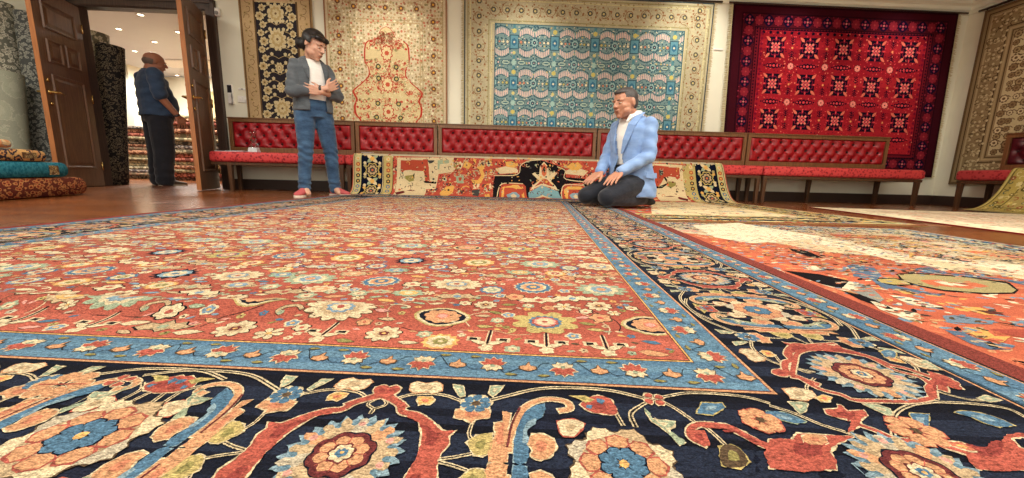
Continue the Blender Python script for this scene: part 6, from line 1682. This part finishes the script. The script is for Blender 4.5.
kilim3=carpet_mat('navy_gold_pile',[(40,40,56),(190,140,88),(52,48,60),(206,162,104),(150,96,60)],13)
kilim4=carpet_mat('peach_pile',[(196,140,96),(216,186,140),(128,150,160),(206,150,104)],10)
az=math.atan2(.78,-.25)
band_m=carpet_mat('gold_border_band',[(186,160,110),(120,96,60),(206,186,140),(96,70,48)],34)
dirv=Vector((math.cos(az),math.sin(az),0)); side=Vector((-dirv.y,dirv.x,0))
def pile_at(end,L_,W_,z0,th,mat,label,band=None,edge=None):
    """end: far end distance along the pile line from the near reference point"""
    ref=Vector((-3.58,2.64,0)); c=ref+dirv*(end-L_/2)+side*(W_/2); o=folded(c.x,c.y,z0,th,L_,W_,az,mat,label,None,group='folded carpets piled by the doors')
    if band:
        for (a,w_,m_) in band:
            bm=bmesh.new(); r=th/2+.003; n=10; R=[]
            for x in (a,a+w_):
                row=[]
                for y,zz in ((-W_/2-.002,.02),(-W_/2-.004,th*.35),(-W_/2-.004,th*.7),(-W_/2+.01,th*.97),(-W_/2+.04,th+.003),(W_/2-.04,th+.003),(W_/2+.003,th*.8),(W_/2+.003,.02)): row.append(bm.verts.new((x,y,zz)))
                R.append(row)
            for k in range(7): bm.faces.new((R[0][k],R[0][k+1],R[1][k+1],R[1][k]))
            q=fin(bm,'border_band',m_,o); s_=q.modifiers.new('t','SOLIDIFY'); s_.thickness=.003
    return o
# local +x of a folded carpet points away from the viewer along the pile; the camera side is local -y or +y
pile_at(.84,1.5,.62,.004,.150,kilim1,'rust brown geometric folded carpet at the bottom of the pile')
pile_at(.66,1.4,.58,.157,.120,kilim2,'petrol blue folded carpet with gold end band, second in the pile',band=[(.50,.09,band_m)])
pile_at(.46,1.35,.52,.280,.085,kilim3,'navy and gold floral folded carpet, third in the pile',band=[(.46,.12,band_m)])
pile_at(.18,1.2,.46,.368,.060,kilim4,'peach and pale blue folded carpet on top of the pile')

# ------------------------------------------------------------------ glass trophy and magazines on the bench by the doors
glass=NB('clear_glass',.03); glass.p.inputs['Transmission Weight'].default_value=1.0; glass.p.inputs['IOR'].default_value=1.45; glass.p.inputs['Base Color'].default_value=(.95,.97,1,1); glass=glass.m
P=wp(-3.10,.40,.456); e=empty('glass_trophy',P,WA); tag(e,'small twisted clear glass trophy standing on the red bench seat','trophy')
bm=bmesh.new(); box(bm,-.045,.045,-.035,.035,0,.055,taper=-.25); bm_=fin(bm,'trophy_base',simple('frosted_glass',(206,212,214),.15,spec=.8),e,bevel=.006)
bm=bmesh.new(); pts=[(.045*math.sin(t*.9)*(1-.02*t),.02*math.cos(t*1.1),.055+.021*t) for t in np.arange(0,9.2,.4)]; tube(bm,pts,[.013+.004*math.sin(i*.7) for i in range(len(pts))],12); fin(bm,'twisted_figure',glass,e,smooth=True)
bm=bmesh.new(); pts=[(-.040*math.sin(t*.9),-.02*math.cos(t*1.1),.055+.021*t) for t in np.arange(0,9.2,.4)]; tube(bm,pts,[.010+.003*math.sin(i*.9) for i in range(len(pts))],12); fin(bm,'twisted_figure',glass,e,smooth=True)
paper=simple('magazine_paper',(210,212,214),.5); cover=simple('magazine_cover',(96,104,120),.4)
P=wp(-3.38,.34,.456); e=empty('magazine',P,WA+.15); tag(e,'thin grey magazine lying on the red bench beside the trophy','magazine')
bm=bmesh.new(); box(bm,-.15,.15,-.105,.105,.0,.006); fin(bm,'pages',paper,e); bm=bmesh.new(); box(bm,-.152,.152,-.107,.107,.0062,.0075); fin(bm,'cover',cover,e)
P=wp(-3.30,.33,.4645); e=empty('magazine',P,WA-.2); tag(e,'white magazine lying open on top of the grey one','magazine')
bm=bmesh.new(); box(bm,-.13,.13,-.09,.09,.0,.005); fin(bm,'pages',paper,e)
P=wp(-1.78,.44,.486); e=empty('price_tag',P,WA); tag(e,'white paper tag on the upper left corner of the draped carpet','tag')
bm=bmesh.new(); box(bm,-.05,.05,-.035,.035,0,.003); fin(bm,'card',paper,e); bm=bmesh.new(); tube(bm,[(.045,0,.003),(.07,.01,.006),(.09,0,.004)],.0015,6); fin(bm,'string',paper,e)

# ------------------------------------------------------------------ the room behind the doors
bm=bmesh.new(); box(bm,-15,-.5,5.05,13.2,ZC+.02,ZC+.12); o=struct('ceiling',bm,ceil2_m)
bm=bmesh.new(); box(bm,-15,-.5,10.6,10.7,0,ZC); struct('wall_far',bm,plaster)
bm=bmesh.new(); box(bm,-15.1,-15,4.8,13.1,0,ZC+.1); struct('wall_side',bm,plaster)
bm=bmesh.new(); box(bm,-.6,-.5,5.3,13.1,0,ZC+.1); struct('wall_inner',bm,plaster)
bm=bmesh.new(); box(bm,-15,-6.9,4.72,4.80,0,ZC); struct('wall_outer',bm,plaster)
bm=bmesh.new(); box(bm,-9.75,-9.2,9.5,10.0,0,ZC+.02); o=struct('wall_pillar',bm,plaster)
# stacks of folded carpets
R=random.Random(77)
pal=[[(150,60,44),(190,120,90)],[(206,190,150),(176,150,110)],[(92,36,40),(140,70,60)],[(200,180,150),(120,60,50)],[(46,50,62),(120,110,96)],[(170,150,120),(210,200,170)],[(166,44,44),(190,80,70)],[(110,100,120),(160,150,150)]]
mats=[carpet_mat('stacked_pile_'+'abcdefgh'[i],[c[0],c[1],c[0],tuple(int(x*.6) for x in c[0])],22) for i,c in enumerate([[tuple(int(.6*a+.4*b) for a,b in zip(x,(200,186,156))) for x in c] for c in pal])]
nm=['rust','cream','wine','striped sand','navy','straw','bright red','mauve']
def stack(x,y,n,wd,ln,rz,desc):
    proto=[]; z=0.0
    for k in range(n):
        mi=R.randrange(len(mats)); th=R.uniform(.055,.085)
        lab='%s folded carpet, %s of the stack %s'%(nm[mi],['lowest','second from the floor','third from the floor','fourth from the floor','fifth from the floor','sixth from the floor','seventh from the floor','eighth from the floor','ninth from the floor','tenth from the floor','eleventh from the floor','twelfth from the floor','thirteenth from the floor','fourteenth from the floor','fifteenth from the floor','sixteenth from the floor','seventeenth from the floor','topmost'][k if k<n-1 else 17],desc)
        folded(x+R.uniform(-.04,.04),y+R.uniform(-.04,.04),z,th,ln,wd*R.uniform(.94,1.0),rz+R.uniform(-.05,.05),mats[mi],lab,None,group='folded carpets stacked in the back room '+desc); z+=th+.002
stack(-8.05,8.3,16,1.0,1.35,.35,'left of the bald person')
stack(-6.22,8.1,17,1.0,1.25,.2,'right of the bald person')
rolled(-7.06,8.0,.10,1.25,.05,.1,grey_c,'grey carpet roll leaning between the two stacks in the back room',cap_m)
e=empty('wooden_easel',(-4.75,6.7,0),.3); tag(e,'brown wooden easel leg frame standing behind the right door leaf','easel')
ez=door_edge
for a,b_ in (((-.22,0,0),(.0,.05,1.1)),((.22,0,0),(.02,.05,1.1)),((0,.4,0),(.01,.06,1.08))):
    bm=bmesh.new(); tube(bm,[a,b_],.022,6); fin(bm,'leg',ez,e)
bm=bmesh.new(); box(bm,-.20,.20,-.01,.01,.30,.34); fin(bm,'crossbar',ez,e)
# carpet hanging on the far wall of the back room
p=Pat(); p.rect(0,3.2,0,1.5,(186,170,120),0); p.rect(.08,3.12,.08,1.42,(206,190,140),1)
for i in range(26):
    for j in range(11): p.lobe(.2+i*.112,.18+j*.115,.035,6,R.choice([(170,110,80),(150,140,96),(190,150,100)]),2,.3)
def fm_far(u,v): return (-8.3+u,10.54,.75+v),(0,-1,0)
o=build_cloth('wall_carpet',p,fm_far,wm,.001,base=(*cloth_base(3.2,1.5,fm_far,8,8,.01),CC['dbeige'])); tag(o,'pale gold carpet on the far wall of the back room','carpet')
# ceiling spotlights of the back room
for k,(x,y) in enumerate(q for q in BACK_SPOTS if q[1]<10.5):
    downlight(x,y,ZC+.018,'round bright ceiling spotlight in the back room','ceiling spotlights in the back room',330 if k%2==0 else 0,(x,y-.01,0),2.6,.9)
l=bpy.data.lights.new('panel','AREA'); l.shape='RECTANGLE'; l.size=2.4; l.size_y=.6; l.energy=330; l.color=(1,.93,.84)  # area fill with its own frame, added to brighten the back room
o=bpy.data.objects.new('panel',l); COL.objects.link(o); o.location=(-7.0,9.3,ZC-.012)
root=empty('fill_light_panel',(-7.0,9.3,ZC+.019)); tag(root,'long added fill light panel in the back room','ceiling light'); bm=bmesh.new(); box(bm,-1.22,1.22,-.32,.32,-.022,0); fin(bm,'panel_frame',ring_m,root)
# ------------------------------------------------------------------ camera and light
cam=bpy.data.cameras.new('camera'); co=bpy.data.objects.new('camera',cam); COL.objects.link(co)
cam.sensor_width=36; cam.lens=380/1024*36; cam.clip_start=.02
pitch=math.atan(64/380)
co.matrix_world=Matrix.Translation((0,0,.267))@Matrix.Rotation(PI/2-pitch,4,'X')@Matrix.Rotation(.025,4,'Z')
SC.camera=co
G1='ceiling spotlights over the showroom'
for s,zt,en in ((-2.9,1.5,42),(-1.6,1.6,75),(.1,1.6,75),(2.2,1.95,105),(3.5,1.7,105),(4.9,1.7,90)):
    P=wp(s,1.0,ZC-.001); T=wp(s,.0,zt); downlight(P.x,P.y,P.z,'round recessed ceiling spotlight aimed at the wall carpets',G1,en,T,1.3,.9)
P=(4.7,4.2,ZC-.001); downlight(*P,'round recessed ceiling spotlight aimed at the right wall carpet',None,25,(XR,4.3,1.6),1.4,.8)
for (x,y) in ((-1.6,2.6),(.6,2.6),(2.8,2.6),(-1.6,.6),(.6,.6),(2.8,.6),(4.6,2.4),(-.5,-1.2),(1.8,-1.2)):
    downlight(x,y,ZC-.001,'round recessed ceiling spotlight above the spread rugs','ceiling spotlights above the floor rugs',58,(x,y+.3,0),2.5,.6)
# fill light panels added in the unseen ceiling to soften and brighten the room
def panel(x,y,sx,sy,en,label,rz=0):
    root=empty('fill_light_panel',(x,y,ZC-.001),rz); tag(root,label,'ceiling light')
    bm=bmesh.new(); box(bm,-sx/2-.02,sx/2+.02,-sy/2-.02,sy/2+.02,-.012,0); fin(bm,'panel_frame',ring_m,root)
    bm=bmesh.new(); box(bm,-sx/2,sx/2,-sy/2,sy/2,-.015,-.0125); fin(bm,'diffuser',fill_m,root)
    l=bpy.data.lights.new('panel','AREA'); l.shape='RECTANGLE'; l.size=sx; l.size_y=sy; l.energy=en; l.color=(1,.975,.88)
    o=bpy.data.objects.new('panel',l); COL.objects.link(o); o.location=(x,y,ZC-.025); o.rotation_euler=(0,0,rz)
fill_m=NB('fill_panel_glow'); fill_m.p.inputs['Emission Color'].default_value=rgb(255,240,216); fill_m.p.inputs['Emission Strength'].default_value=2; fill_m=fill_m.m
panel(-.9,1.6,1.2,.6,95,'wide added fill light panel over the left part of the rugs')
panel(2.2,1.9,1.2,.6,95,'wide added fill light panel over the right part of the rugs')
panel(.4,-1.2,1.2,.6,80,'wide added fill light panel behind the viewpoint')
panel(-4.4,2.6,.8,.6,60,'added fill light panel over the rolled rugs near the doors')
W_=bpy.data.worlds.new('world'); SC.world=W_; W_.use_nodes=True; W_.node_tree.nodes['Background'].inputs[0].default_value=(1,.96,.86,1); W_.node_tree.nodes['Background'].inputs[1].default_value=2.4
SC.view_settings.view_transform='Standard'; SC.view_settings.look='None'; SC.view_settings.exposure=-0.36; SC.view_settings.gamma=1; SC.view_settings.use_curve_mapping=False
SC.cycles.use_denoising=True; SC.cycles.max_bounces=6; SC.cycles.diffuse_bounces=4; SC.cycles.sample_clamp_indirect=4
